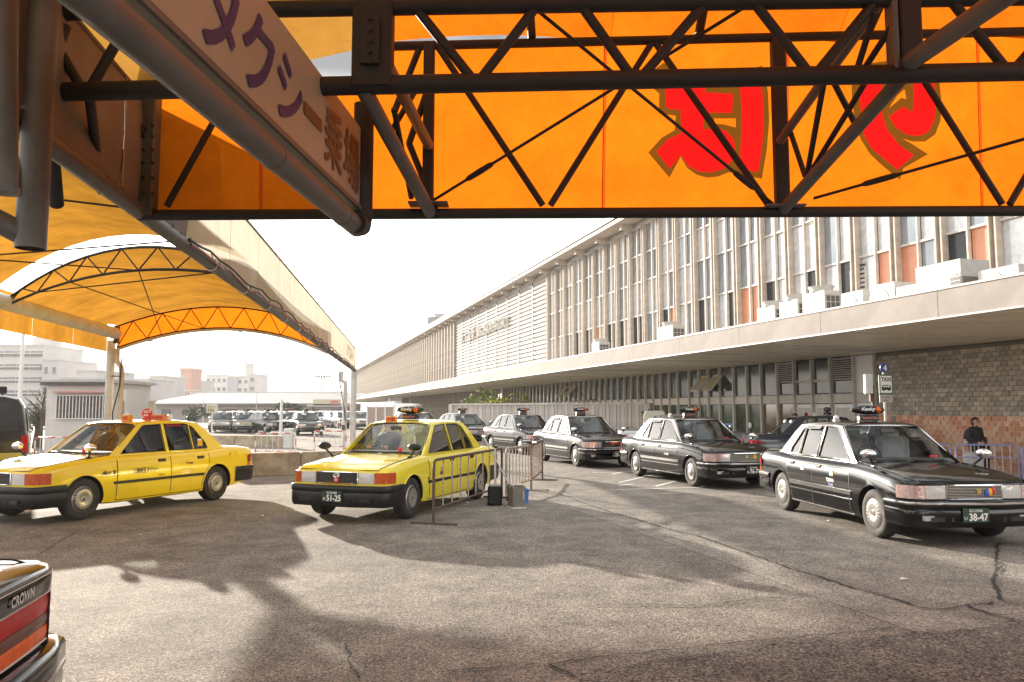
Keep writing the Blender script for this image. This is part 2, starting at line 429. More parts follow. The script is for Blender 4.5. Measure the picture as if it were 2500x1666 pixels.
C_OUT = [(.99, .935), (.95, .965), (.33, 1.432), (.10, 1.448), (-.30, 1.455), (-.70, 1.447), (-.97, 1.425), (-1.15, 1.30), (-1.50, .985), (-1.56, .965), (-1.56, .93), (.99, .925)]
def fsd(sd, out=0.0):
    return lambda a, b, d: (a, sd * (cab_y(b) + out - d - (0.05 * max(0, (-1.1 - a)) if a < -1.1 else 0) - (0.04 * max(0, a - .8))), b)
def door_patch(mb, sd, fr, re, z0, z1, out=.006, nz_=8, nx=8, mi=0):
    rows = []
    for i in range(nz_ + 1):
        z = z0 + (z1 - z0) * i / nz_; xa, xb = fr(z), re(z)
        rows.append([(xa + (xb - xa) * j / nx, sd * (side_y(xa + (xb - xa) * j / nx, z) + out), z) for j in range(nx + 1)])
    mb.grid(rows, mi)
    edge = rows[0] + [r[-1] for r in rows[1:]] + rows[-1][-2::-1] + [r[0] for r in rows[-2:0:-1]]
    for a, b in zip(edge, edge[1:] + edge[:1]):
        mb.quad(a, b, (b[0], b[1] - sd * (out + .004), b[2]), (a[0], a[1] - sd * (out + .004), a[2]), mi)
def strip(mb, sd, pts, w, out, mi=0, lift=.004):
    # flat strip following the side surface, pts (x,z)
    for (x0, z0), (x1, z1) in zip(pts, pts[1:]):
        n = max(1, int(abs(x1 - x0) / .15)); d = Vector((x1 - x0, z1 - z0)).normalized(); nx_, nz_ = -d.y * w / 2, d.x * w / 2
        for k in range(n):
            xa, za = x0 + (x1 - x0) * k / n, z0 + (z1 - z0) * k / n; xb, zb = x0 + (x1 - x0) * (k + 1) / n, z0 + (z1 - z0) * (k + 1) / n
            q = [(xa + nx_, za + nz_), (xb + nx_, zb + nz_), (xb - nx_, zb - nz_), (xa - nx_, za - nz_)]
            o_ = [(x, sd * (side_y(x, z) + out), z) for x, z in q]; i_ = [(x, sd * (side_y(x, z) - .004), z) for x, z in q]
            mb.add(o_ + i_, [(0, 1, 2, 3), (0, 4, 5, 1), (2, 6, 7, 3), (1, 5, 6, 2), (3, 7, 4, 0)], mi)
    return mb
FDOOR = (lambda z: .92 - .02 * (z - .3), lambda z: -.165)
RDOOR = (lambda z: -.18, lambda z: -1.06 if z > .68 else -1.06 + .175 * math.sin(min(1, (.68 - z) / .36) * math.pi / 2))
def bump_path(front):
    sgn = 1 if front else -1
    e = 1.80 if front else -1.74; c = 2.22 if front else -2.22; m = 2.385 if front else -2.40
    return [(e, -.853), (c - .1 * sgn, -.858), (c + .03 * sgn, -.83), (c + .10 * sgn, -.76), (m - .045 * sgn, -.6), (m, -.3), (m + .008 * sgn, 0)]
def bumper_mb(front, prof, mi=0):
    half = bump_path(front); pts = half + [(x, -y) for x, y in half[-2::-1]]
    mb = MB(); N = len(pts); rows = []
    for i, (x, y) in enumerate(pts):
        a = Vector(pts[max(i - 1, 0)]); b = Vector(pts[min(i + 1, N - 1)]); t = (b - a).normalized(); nrm = Vector((t.y, -t.x)) * (1 if front else -1)
        rows.append([(x + nrm.x * o, y + nrm.y * o, z) for o, z in prof])
    mb.grid(rows, mi); return mb
def lamp_patch(mb, pts_y, z0, z1, fx, out, mi=0, x_end=None):
    # lens following the nose/tail curve
    rows = []
    for z in (z0, (z0 + z1) / 2, z1):
        rows.append([(fx(y) + out * (1 if fx is front_x else -1) * (1.0 if z == (z0 + z1) / 2 else .8), y, z) for y in pts_y])
    mb.grid(rows, mi)
    for r in (rows[0], rows[-1]):
        for a, b in zip(r, r[1:]):
            k = .03 * (1 if fx is front_x else -1); mb.quad(a, b, (b[0] - k, b[1], b[2]), (a[0] - k, a[1], a[2]), mi)
    for e in (0, -1):
        k = .03 * (1 if fx is front_x else -1)
        for r, q in zip(rows, rows[1:]): mb.quad(r[e], q[e], (q[e][0] - k, q[e][1], q[e][2]), (r[e][0] - k, r[e][1], r[e][2]), mi)
def rim_mesh(style):
    mb = MB(); n = 48
    mb.lathe([(.0001, .030), (.045, .030), (.05, .024), (.10, .034), (.150, .030), (.185, .018), (.197, .004), (.20, -.02)], n, (0, 0, 0), 'y')
    if style == 'slots':
        K = 28; ra, rb, wd = .150, .182, .013
    elif style == 'spokes':
        K = 20; ra, rb, wd = .112, .168, .011
    else: K = 0
    for k in range(K):
        a = 2 * math.pi * k / K; u = Vector((math.cos(a), 0, math.sin(a))); t = Vector((-math.sin(a), 0, math.cos(a)))
        yo = .0365 if style == 'spokes' else .034
        def pt(r, s, o): return u * r + t * s * (1 if style == 'slots' else .6 + .4 * (r - ra) / (rb - ra)) + Vector((0, o - (.20 * max(0, r - .15)), 0))
        mb.quad(pt(ra, -wd, yo), pt(rb, -wd, yo - .006), pt(rb, wd, yo - .006), pt(ra, wd, yo), 1)
    if style == 'plain':
        mb.lathe([(.0001, .058), (.05, .056), (.085, .042), (.09, .032)], n, (0, 0, 0), 'y')
        mb.lathe([(.135, .034), (.142, .038), (.15, .034)], n, (0, 0, 0), 'y')
        mb.lathe([(.172, .024), (.178, .030), (.186, .020)], n, (0, 0, 0), 'y', 1)
    else:
        mb.lathe([(.0001, .0335), (.018, .033), (.02, .030)], 16, (0, 0, 0), 'y', 1)
        mb.lathe([(.030, .031), (.034, .034), (.04, .031)], 24, (0, 0, 0), 'y')
    return mb.mesh('rim', [hub_silver, hub_dark], 35)
def tyre_mesh(wide=False):
    mb = MB()
    mb.lathe([(.195, .07), (.20, .088), (.24, .10), (.285, .094), (.305, .08), (.314, .05), (.315, 0), (.314, -.05), (.305, -.08), (.285, -.094), (.24, -.10), (.19, -.08), (.19, .0), (.02, .0)], 40, (0, 0, 0), 'y')
    for k in (-.035, 0, .035): mb.lathe([(.3155, k - .004), (.3157, k), (.3155, k + .004)], 40, (0, 0, 0), 'y')
    return mb.mesh('wheel', rubber, 40)
def taxi(name, label, loc, heading, paint, group=None, style='slots', chrome_trim=False, mirror=None, plate=None, lamp='oval', wall='rubber', detail=True, amber=lamp_amber_dark, cat='taxi', rear_style='comfort'):
    t = thing(name, loc, label, cat, group, heading)
    def part(n, key, fn, parent=None):
        me = cached((n, key), fn); return obj(n, me, parent or t)
    pn = paint.name; tm = chrome if chrome_trim else black_plastic
    part('body', pn, lambda: body_mesh(paint))
    # roof panel
    def roof_f():
        mb = MB(); rows = []
        for x, zc, we, ze in ((.375, 1.437, .55, 1.424), (.33, 1.452, .578, 1.430), (.22, 1.473, .592, 1.440), (0, 1.492, .602, 1.452), (-.3, 1.50, .605, 1.458), (-.6, 1.493, .602, 1.452), (-.85, 1.474, .592, 1.438), (-.97, 1.455, .58, 1.428), (-1.02, 1.440, .555, 1.418)):
            half = [(we + .004, ze - .022), (we - .004, ze), (we - .03, ze + (zc - ze) * .35), (we * .78, ze + (zc - ze) * .75), (we * .4, ze + (zc - ze) * .96), (0, zc)]
            rows.append([(x, y, z) for y, z in half] + [(x, -y, z) for y, z in half[-2::-1]])
        mb.grid(rows); return mb.mesh('roof', paint, 40)
    part('roof', pn, roof_f)
    for sd in (1, -1):
        def cs(sd=sd):
            mb = MB(); mb.poly(C_OUT, [W_FRONT, W_REAR, W_QUAR], fsd(sd), 0, .035); return mb.mesh('cabin_side', paint, 25)
        part('cabin_side', (pn, sd), cs)
        for nm, pg in (('front_side_window', W_FRONT), ('rear_side_window', W_REAR), ('quarter_window', W_QUAR)):
            gl = part(nm, sd, lambda: MB().poly(pg, (), fsd(sd, -.012), 0, .004).mesh(nm, car_glass))
            def tr():
                mb = MB(); f = fsd(sd, .002); L = [Vector(f(a, b, 0)) for a, b in pg]
                mb.path(L, .008, 6, 0, True); return mb.mesh('window_trim', tm, 60)
            obj('window_trim', cached(('wtrim', nm, sd, tm.name), tr), gl)
        for dn, (fr, re) in (('front_door', FDOOR), ('rear_door', RDOOR)):
            def dm():
                mb = MB(); door_patch(mb, sd, fr, re, .245, .915); return mb.mesh(dn, paint, 30)
            d_ = part(dn, (pn, sd), dm)
            def gap():
                mb = MB(); zs = [.24 + i * .0685 for i in range(11)]
                strip(mb, sd, [(fr(z) + .006, z) for z in zs], .014, .0035); strip(mb, sd, [(re(z) - .006, z) for z in zs], .014, .0035)
                strip(mb, sd, [(fr(.24), .24), (re(.24), .24)], .014, .0035); return mb.mesh('door_gap', hub_dark)
            obj('door_gap', cached(('gap', dn, sd), gap), d_)
            hx = .02 if dn == 'front_door' else -.86
            def hd():
                mb = MB(); y = side_y(hx, .82) + .006
                mb.box((hx, sd * (y + .002), .815), (.16, .012, .052), 0); mb.box((hx, sd * (y + .012), .822), (.13, .016, .022), 1); return mb.mesh('door_handle', [black_plastic, tm], 0)
            obj('door_handle', cached(('handle', dn, sd, tm.name), hd), d_)
        def trim():
            mb = MB(); strip(mb, sd, [(.98, .515), (-.93, .515)], .045, .016)
            if chrome_trim: strip(mb, sd, [(.98, .545), (-.93, .545)], .010, .018, 1); strip(mb, sd, [(.98, .43), (-.93, .43)], .012, .012, 1); strip(mb, sd, [(1.0, .232), (-.93, .232)], .016, .010, 1)
            return mb.mesh('side_trim', [tm if not chrome_trim else chrome, chrome])
        part('side_trim', (sd, chrome_trim), trim)
        def lips():
            mb = MB()
            for ax in (FAX, RAX):
                pts = []
                for k in range(19):
                    a = R(8 + 164 * k / 18); x = ax + .352 * math.cos(a); z = .325 + .352 * math.sin(a); pts.append((x, sd * (side_y(x, z) + .003), z))
                mb.path(pts, .011, 6)
            return mb.mesh('wheel_arch_lip', paint, 60)
        part('wheel_arch_lip', (pn, sd), lips)
        # fender mirror
        mm = mirror or (chrome if chrome_trim else black_plastic)
        def mir():
            mb = MB(); mb.tube((1.33, sd * .70, .915), (1.40, sd * .80, 1.03), .016, 8, 1); mb.tube((1.28, sd * .70, .905), (1.37, sd * .70, .915), .03, 8, 1)
            mb.sphere((1.41, sd * .815, 1.085), .1, 16, 10, 0, (.6, 1.15, .62)); return mb.mesh('fender_mirror', [mm, black_plastic], 60)
        part('fender_mirror', (sd, mm.name), mir)
        # headlamp and corner lamp
        def hl():
            mb = MB(); ys = [.37, .46, .55, .62]; lamp_patch(mb, [sd * y for y in ys], .585, .745, front_x, .012); return mb.mesh('headlight', lamp_clear, 50)
        part('headlight', sd, hl)
        def cl():
            mb = MB(); ys = [.625, .68, .72, .755, .775]; pts = [(front_x(y) + .012, y) for y in ys] + [(2.12, .828), (2.06, .836)]
            rows = [[(x + (0 if i < 5 else 0), sd * (y + (.0, .004, .010, .018, .024, .016, .014)[i]), z) for i, (x, y) in enumerate(pts)] for z in (.585, .665, .745)]
            mb.grid(rows)
            for r in (rows[0], rows[-1]):
                for a, b in zip(r, r[1:]): mb.quad(a, b, (b[0] - .03, b[1] - sd * .02, b[2]), (a[0] - .03, a[1] - sd * .02, a[2]))
            return mb.mesh('corner_lamp', amber, 60)
        part('corner_lamp', (sd, amber.name), cl)
        # tail lamp
        def tl():
            mb = MB(); ys = [.40, .52, .62, .69, .74, .77]
            for z0, z1, mi in ((.72, .80, 0), (.665, .718, 2), (.60, .663, 1)):
                lamp_patch(mb, [sd * y for y in ys], z0, z1, rear_x, .014, mi)
                pts = [(rear_x(.77) - .014, .772), (-2.17, .828), (-2.08, .842)]
                mb.grid([[(x, sd * (y + .006), z) for x, y in pts] for z in (z0, z1)], mi)
            return mb.mesh('tail_lamp', [lamp_red, lamp_amber, lamp_smoke], 60)
        part('tail_lamp', sd, tl)
    # windscreen and rear window
    def scr(bz, tz, bx, tx, bw, tw, bc, tcv, nm):
        mb = MB(); rows = []
        for i in range(7):
            s = i / 6; bow = math.sin(s * math.pi) * .015
            rows.append([((bx - bc * v * v) * (1 - s) + (tx - tcv * v * v) * s + (bow if bx > 0 else -bow), v * (bw * (1 - s) + tw * s), bz * (1 - s) + tz * s - .008 * v * v * s) for v in [(j - 6) / 6 for j in range(13)]])
        mb.grid(rows); return mb, rows
    def ws():
        return scr(.945, 1.437, 1.07, .372, .735, .568, .13, .06, 'w')[0].mesh('windscreen', car_glass, 60)
    w_ = part('windscreen', 0, ws)
    def wst():
        r = scr(.945, 1.437, 1.075, .376, .74, .573, .13, .06, 'w')[1]; L = r[0] + [q[-1] for q in r[1:]] + r[-1][-2::-1] + [q[0] for q in r[-2:0:-1]]
        return MB().path(L, .012, 6, 0, True).mesh('windscreen_trim', tm, 60)
    obj('windscreen_trim', cached(('wst', tm.name), wst), w_)
    def rw():
        return scr(.985, 1.425, -1.565, -1.01, .69, .56, -.10, -.05, 'r')[0].mesh('rear_window', car_glass, 60)
    part('rear_window', 0, rw)
    def wip():
        mb = MB()
        for y0, y1 in ((.55, -.02), (0.0, -.55)):
            a = Vector((1.10 - .13 * (y0 / .74) ** 2, y0, .955)); b = Vector((1.075 - .13 * (y1 / .74) ** 2, y1, .985)); mb.tube(a, b, .009, 6); mb.box((a + b) / 2 + Vector((-.01, 0, .005)), (.012, abs(y0 - y1) * .8, .02))
        return mb.mesh('wipers', black_plastic)
    part('wiper', 0, wip)
    # cowl and interior
    def ip():
        mb = MB(); mb.box((-.25, 0, .74), (2.4, 1.45, .04)); mb.cbox((.86, 0, .88), (.34, 1.36, .22), .04); mb.box((-1.28, 0, .93), (.40, 1.3, .03))
        mb.lathe([(.175, -.012), (.19, 0), (.175, .012), (.165, 0), (.175, -.012)], 20, (.60, -.36, 1.0), 'x'); mb.box((.61, -.36, 1.0), (.02, .34, .03)); mb.tube((.61, -.36, 1.0), (.85, -.36, .9), .03)
        mb.box((.50, 0, 1.36), (.03, .20, .06)); return mb.mesh('interior', inner_dark, 30)
    part('interior', 0, ip)
    for sx, sy, nm in ((.12, .36, 'front_seat'), (.12, -.36, 'front_seat'), (-.98, 0, 'rear_seat')):
        def se(sx=sx, sy=sy):
            mb = MB(); w = .52 if sx > 0 else 1.25
            mb.cbox((sx + .18, sy, .82), (.50, w, .16), .05); mb.cbox((sx - .12, sy, 1.02), (.16, w, .50), .06)
            mb.cbox((sx - .13, sy, 1.06), (.17, w * .96, .40), .05, 1)
            for hy in ([sy] if sx > 0 else [-.35, .35]): mb.cbox((sx - .14, hy, 1.30), (.08, .24, .12), .03, 1)
            return mb.mesh(nm, [seat_grey, seat_white if chrome_trim else seat_grey], 40)
        part(nm, (sx, sy, chrome_trim), se)
    # grille
    def gr():
        mb = MB(); N = 8; ys = [-.355 + .071 * i for i in range(11)]
        mb.grid([[(front_x(y) + .004, y, z) for y in ys] for z in (.585, .745)], 0)
        for k in range(N):
            z = .602 + k * .0185
            for a, b in zip(ys, ys[1:]): mb.box(((front_x(a) + front_x(b)) / 2 + .012, (a + b) / 2, z), (.014, b - a, .007), 1)
        fr_ = [(front_x(y) + .014, y, .750) for y in ys] + [(front_x(y) + .014, y, .580) for y in ys[::-1]]
        mb.path(fr_, .009, 6, 2, True); return mb.mesh('grille', [hub_dark, chrome if chrome_trim else steel_grey, chrome], 40)
    g_ = part('grille', chrome_trim, gr)
    def bf():
        bm_ = black_paint if chrome_trim else black_plastic
        mb = bumper_mb(True, [(-.06, .555), (.0, .56), (.012, .545), (.014, .47), (.0, .455), (.006, .43), (.004, .30), (-.02, .245), (-.10, .235)])
        if chrome_trim:
            m2 = bumper_mb(True, [(.010, .548), (.022, .540), (.022, .524), (.010, .516)], 1); mb.add(m2.v, m2.f, 1)
        return mb.mesh('front_bumper', [bm_, chrome], 45)
    b_ = part('front_bumper', chrome_trim, bf)
    def vents():
        pass
    for y in (-.5, -.25, .25, .5): obj('bumper_vent', cached(('vent', y), lambda: MB().box((front_x(y) + .072 - .03 * abs(y), y, .345), (.02, .2, .055), 0, rz=-y * .16).mesh('bumper_vent', hub_dark)), b_)
    if chrome_trim:
        for y in (-.62, .62): obj('fog_lamp', cached(('fog', y), lambda: MB().box((2.345, y, .36), (.06, .13, .055), 0, rz=-y * .45).mesh('fog_lamp', lamp_clear)), b_)
    def br():
        bm_ = black_paint if chrome_trim else black_plastic
        mb = bumper_mb(False, [(-.06, .585), (.0, .59), (.012, .575), (.014, .50), (.0, .485), (.006, .45), (.004, .36), (-.02, .31), (-.10, .30)])
        if chrome_trim:
            m2 = bumper_mb(False, [(.010, .575), (.022, .567), (.022, .548), (.010, .54)], 1); mb.add(m2.v, m2.f, 1)
        return mb.mesh('rear_bumper', [bm_, chrome], 45)
    part('rear_bumper', chrome_trim, br)
    def hood():
        mb = MB()
        hz_ = lambda x: [r for r in ring(x)][11][1] + .004
        L = [(x, -.715 + .03 * (x > 2.1), hz_(x)) for x in (1.08, 1.3, 1.6, 1.9, 2.1, 2.22)] + [(front_x(y) - .005, y, .782) for y in (-.68, -.5, -.3, 0, .3, .5, .68)] + [(x, .715 - .03 * (x > 2.1), hz_(x)) for x in (2.22, 2.1, 1.9, 1.6, 1.3, 1.08)]
        return mb.path(L, .005, 4).mesh('hood_gap', hub_dark)
    part('hood_gap', 0, hood)
    def bootg():
        mb = MB(); zt_ = lambda x: [r for r in ring(x)][12][1] + .012
        L = [(x, .67, zt_(x)) for x in (-1.6, -1.8, -2.0, -2.15)] + [(rear_x(y) + .012, y, .918) for y in (.66, .5, 0, -.5, -.66)] + [(x, -.67, zt_(x)) for x in (-2.15, -2.0, -1.8, -1.6)]
        return mb.path(L, .005, 4).mesh('boot_gap', hub_dark)
    part('boot_gap', 0, bootg)
    # number plate
    if plate:
        pl = MB().box((2.412, plate[4] if len(plate) > 4 else 0, .40), (.012, .33, .165)).build('number_plate', plate[3], t, local=True)
        y0 = plate[4] if len(plate) > 4 else 0
        mb = text_mb(plate[0], (2.4185, y0 - .085, .437), (0, 1, 0), (0, 0, 1), .035, .17, .0012)
        text_mb(plate[2], (2.4185, y0 - .085, .335), (0, 1, 0), (0, 0, 1), .085, .235, .004, mb=mb); text_mb(plate[1], (2.4185, y0 - .15, .345), (0, 1, 0), (0, 0, 1), .04, .04, .001, mb=mb)
        mb.build('plate_lettering', white_ink, pl, local=True)
    # wheels
    for ax in (FAX, RAX):
        for sd in (1, -1):
            w = obj('wheel', cached(('tyre',), tyre_mesh), t); w.location = (ax, sd * .735, .315)
            if sd < 0: w.rotation_euler = (0, 0, math.pi)
            r_ = obj('rim', cached(('rim', style), lambda: rim_mesh(style)), w); r_.location = (0, .078, 0)
    # roof sign
    if lamp == 'oval':
        ped = part('roof_lamp', 'oval', lambda: MB().cbox((-.02, 0, 1.545), (.14, .30, .09), .02).box((.052, 0, 1.55), (.006, .27, .055), 1).sphere((-.02, 0, 1.665), .1, 24, 14, 2, (.85, 2.7, .72)).mesh('roof_lamp', [black_plastic, black_plastic, black_paint], 50))
        obj('lamp_caption', cached(('lampc',), lambda: text_mb('Second-Sun', (.0565, -.125, 1.532), (0, 1, 0), (0, 0, 1), .036, .25, .002).mesh('lamp_caption', m_caption)), ped)
        tx = lambda: text_mb('Kanky', (.064, -.145, 1.642), (0, 1, 0), (0, 0, 1), .062, .21, .003, .25).mesh('lamp_lettering', white_ink)
        obj('lamp_lettering', cached(('lampt',), tx), ped)
        obj('lamp_mark', cached(('lampm',), lambda: MB().sphere((.03, .135, 1.667), .048, 14, 10, 0, (.9, 1, 1)).mesh('lamp_mark', lamp_amber, 60)), ped)
    return t
def simple_copy(src, name, label, loc, heading, group, cat='taxi'):
    # a far car: one mesh joined from all parts of a built car
    key = ('join', src.name)
    def jn():
        mats = []; V = []; F = []; MI = []; SM = []
        def rec(o, M_):
            M2 = M_ @ o.matrix_local if o is not src else Matrix.Identity(4)
            if o.type == 'MESH':
                b = len(V); V.extend([tuple(M2 @ v.co) for v in o.data.vertices])
                mp_ = []
                for m in o.data.materials:
                    if m not in mats: mats.append(m)
                    mp_.append(mats.index(m))
                for p in o.data.polygons: F.append([b + i for i in p.vertices]); MI.append(mp_[p.material_index]); SM.append(p.use_smooth)
            for c in o.children: rec(c, M2)
        bpy.context.view_layer.update(); rec(src, Matrix.Identity(4))
        me = bpy.data.meshes.new('far_taxi'); me.from_pydata(V, [], F)
        for m in mats: me.materials.append(m)
        me.polygons.foreach_set('material_index', MI); me.polygons.foreach_set('use_smooth', SM); me.set_sharp_from_angle(angle=R(35)); return me
    o = obj(name, cached(key, jn)); o.location = loc; o.rotation_euler = (0, 0, heading)
    return tag(o, label, cat, group)

# ------------------------------------------------------------------ people
def skin_body(name, joints, edges, mats, assign, parent=None, loc=(0, 0, 0), rz=0, root=0, lv=2):
    me = bpy.data.meshes.new(name); me.from_pydata([j[0] for j in joints], edges, [])
    o = bpy.data.objects.new(name, me); COL.link(o)
    o.modifiers.new('s', 'SKIN'); md = o.modifiers.new('ss', 'SUBSURF'); md.levels = lv; md.render_levels = lv
    for i, j in enumerate(joints):
        r = j[1]; me.skin_vertices[0].data[i].radius = r if isinstance(r, tuple) else (r, r)
        me.skin_vertices[0].data[i].use_root = (i == root)
    dg = bpy.context.evaluated_depsgraph_get(); m2 = bpy.data.meshes.new_from_object(o.evaluated_get(dg)); m2.name = name
    bpy.data.objects.remove(o)
    for m in mats: m2.materials.append(m)
    for p in m2.polygons: p.material_index = assign(p.center); p.use_smooth = True
    b = obj(name, m2, parent)
    if not parent: b.location = loc; b.rotation_euler = (0, 0, rz)
    return b
def hand_joints(J, E, wrist_i, d, side, s=1.0):
    # palm and five separate short finger chains from the wrist; d = pointing direction, side = thumb direction
    w = Vector(J[wrist_i][0]); d = Vector(d).normalized(); sd = Vector(side).normalized()
    J.append((tuple(w + d * .05 * s), .024 * s)); pm = len(J) - 1; E.append((wrist_i, pm))
    for k, (off, ln) in enumerate(((-.028, .06), (-.010, .075), (.009, .07), (.027, .06))):
        a = w + d * .085 * s + sd * (-off) * s; J.append((tuple(a), .0105 * s)); i1 = len(J) - 1; E.append((pm, i1))
        b = a + d * ln * s * .9 + Vector((0, 0, -.012 * s)); J.append((tuple(b), .008 * s)); E.append((i1, len(J) - 1))
    a = w + d * .045 * s + sd * .042 * s; J.append((tuple(a), .011 * s)); i1 = len(J) - 1; E.append((pm, i1))
    J.append((tuple(a + d * .04 * s + sd * .012 * s), .009 * s)); E.append((i1, len(J) - 1))
def head_parts(b, c, r, yaw, hairlen=.0, glasses=False):
    # eyes, nose, mouth, ears, hair; c centre of head in body coordinates, face looks along yaw
    f = Vector((math.cos(yaw), math.sin(yaw), 0)); s = Vector((-math.sin(yaw), math.cos(yaw), 0)); c = Vector(c)
    mb = MB()
    for k in (-1, 1): mb.sphere(c + f * r * .86 + s * k * r * .36 + Vector((0, 0, r * .12)), r * .11, 8, 6)
    mb.sphere(c + f * r * .90 + Vector((0, 0, -r * .58)), r * .14, 8, 6, 1, (.6, 1.3, .5)); mb.build('face', [hair_mat, red_lip], b, 50, local=True)
    mb = MB(); mb.sphere(c + f * r * .98 + Vector((0, 0, -r * .15)), r * .17, 8, 6)
    for k in (-1, 1): mb.sphere(c + s * k * r * .95 + Vector((0, 0, -r * .05)), r * .22, 8, 6, 0, (.7, .7, 1.1))
    mb.build('ear', skin, b, 60, local=True)
    mb = MB(); mb.sphere(c - f * r * .16 + Vector((0, 0, r * .26)), r * 1.10, 16, 10, 0, (1, 1, 1.0))
    if hairlen: mb.sphere(c - f * r * .45 + Vector((0, 0, -r * .35)), r * .9, 12, 8, 0, (.85, 1.05, 1.1))
    keep = []
    for q in mb.f:
        d = sum((mb.v[i] for i in q), Vector((0, 0, 0))) / len(q) - c
        if not (d.dot(f) > r * .10 and d.z < r * .62): keep.append(q)
    mb.f = keep; mb.m = [0] * len(keep)
    mb.build('hair', hair_mat, b, 60, local=True)
    if glasses:
        mb = MB()
        for k in (-1, 1): mb.lathe([(r * .24, 0), (r * .28, .004), (r * .24, .008)], 14, (0, 0, 0), 'x')
        half = len(mb.v) // 2
        for i, v in enumerate(mb.v):
            k = -1 if i < half else 1; p = c + f * (r * 1.02 + v.x) + s * (k * r * .36 + v.y) + Vector((0, 0, r * .12 + v.z)); v.x, v.y, v.z = p
        mb.tube(c + f * r * 1.02 + s * r * -.1 + Vector((0, 0, r * .14)), c + f * r * 1.02 + s * r * .1 + Vector((0, 0, r * .14)), .004, 5)
        mb.build('glasses', black_plastic, b, local=True)
m_caption = mat('caption_ink', (.55, .18, .12), .5, 0, 0)
red_lip = mat('lips', (0.42, 0.16, 0.13), 0.5, 0, 0)
def stander(label, loc, rz, hgt, top, bottom, pose='stand', hairlen=0, glasses=False, group=None):
    k = hgt / 1.7
    J = [((0, 0, .95), (.12, .16)), ((0, 0, 1.15), (.105, .145)), ((0, 0, 1.36), (.11, .17)), ((.005, 0, 1.46), (.055, .06)), ((.015, 0, 1.53), (.056, .056)), ((.03, 0, 1.60), (.118, .105)), ((.025, 0, 1.68), (.095, .09))]
    E = [(0, 1), (1, 2), (2, 3), (3, 4), (4, 5), (5, 6)]
    def add(p, r, frm): J.append((p, r)); E.append((frm, len(J) - 1)); return len(J) - 1
    for sd in (1, -1):
        a = add((0, sd * .10, .90), .095, 0); a = add((.02, sd * .105, .50), .065, a); a = add((-.01, sd * .11, .10), .042, a); add((.13, sd * .12, .045), .04, a)
        a = add((0, sd * .19, 1.39), .062, 2)
        if pose == 'push':
            a = add((.02, sd * .23, 1.12), .05, a); a = add((.24, sd * .16, 1.02), .036, a); hand_joints(J, E, a, (1, -sd * .2, -.2), (0, -sd, .3))
        else:
            a = add((-.02, sd * .235, 1.13), .05, a); a = add((.06, sd * .23, .89), .036, a); hand_joints(J, E, a, (.15, 0, -1), (1, 0, 0))
    J = [((p[0] * k, p[1] * k, p[2] * k), (tuple(x * k for x in r) if isinstance(r, tuple) else r * k)) for p, r in J]
    def asg(c):
        z = c.z / k
        if z > 1.475: return 0
        if (pose == 'push' and c.x / k > .25 and .85 < z < 1.15) or (pose != 'push' and z < .87 and abs(c.y) / k > .19): return 0
        if z > .93 or (abs(c.y) / k > .175 and z > .8): return 1
        return 2 if z > .09 else 3
    b = skin_body('person', J, E, [skin, top, bottom, black_plastic], asg, None, loc, rz)
    head_parts(b, (.03 * k, 0, 1.60 * k), .098 * k, 0, hairlen, glasses)
    return tag(b, label, 'person', group)
def driver(label, car, y, top, yaw=0, hat=False):
    # seated figure inside a car, hands on the wheel
    J = [((.17, y, .93), (.14, .17)), ((.09, y, 1.08), (.11, .15)), ((.05, y, 1.19), (.10, .17)), ((.06, y, 1.255), .055), ((.075, y, 1.30), .055), ((.09, y, 1.355), (.108, .095)), ((.09, y, 1.415), (.078, .072))]
    E = [(0, 1), (1, 2), (2, 3), (3, 4), (4, 5), (5, 6)]
    def add(p, r, frm): J.append((p, r)); E.append((frm, len(J) - 1)); return len(J) - 1
    for sd in (1, -1):
        a = add((.06, y + sd * .18, 1.20), .06, 2); a = add((.22, y + sd * .22, 1.0), .048, a); a = add((.46, y + sd * .15, 1.02), .034, a); hand_joints(J, E, a, (1, 0, .2), (0, -sd, .4), .9)
        a = add((.30, y + sd * .10, .90), .085, 0); a = add((.62, y + sd * .12, .90), .06, a); add((.72, y + sd * .12, .80), .05, a)
    def asg(c):
        if c.z > 1.272 and abs(c.y - y) < .12: return 0
        if c.x > .45 and .96 < c.z < 1.15: return 0
        return 1
    M_ = Matrix.Translation(car.location) @ Matrix.Rotation(car.rotation_euler.z, 4, 'Z')
    b = skin_body('person', J, E, [skin, top], asg, None, car.location.copy(), car.rotation_euler.z)
    head_parts(b, (.09, y, 1.36), .088, yaw)
    return tag(b, label, 'person', None)

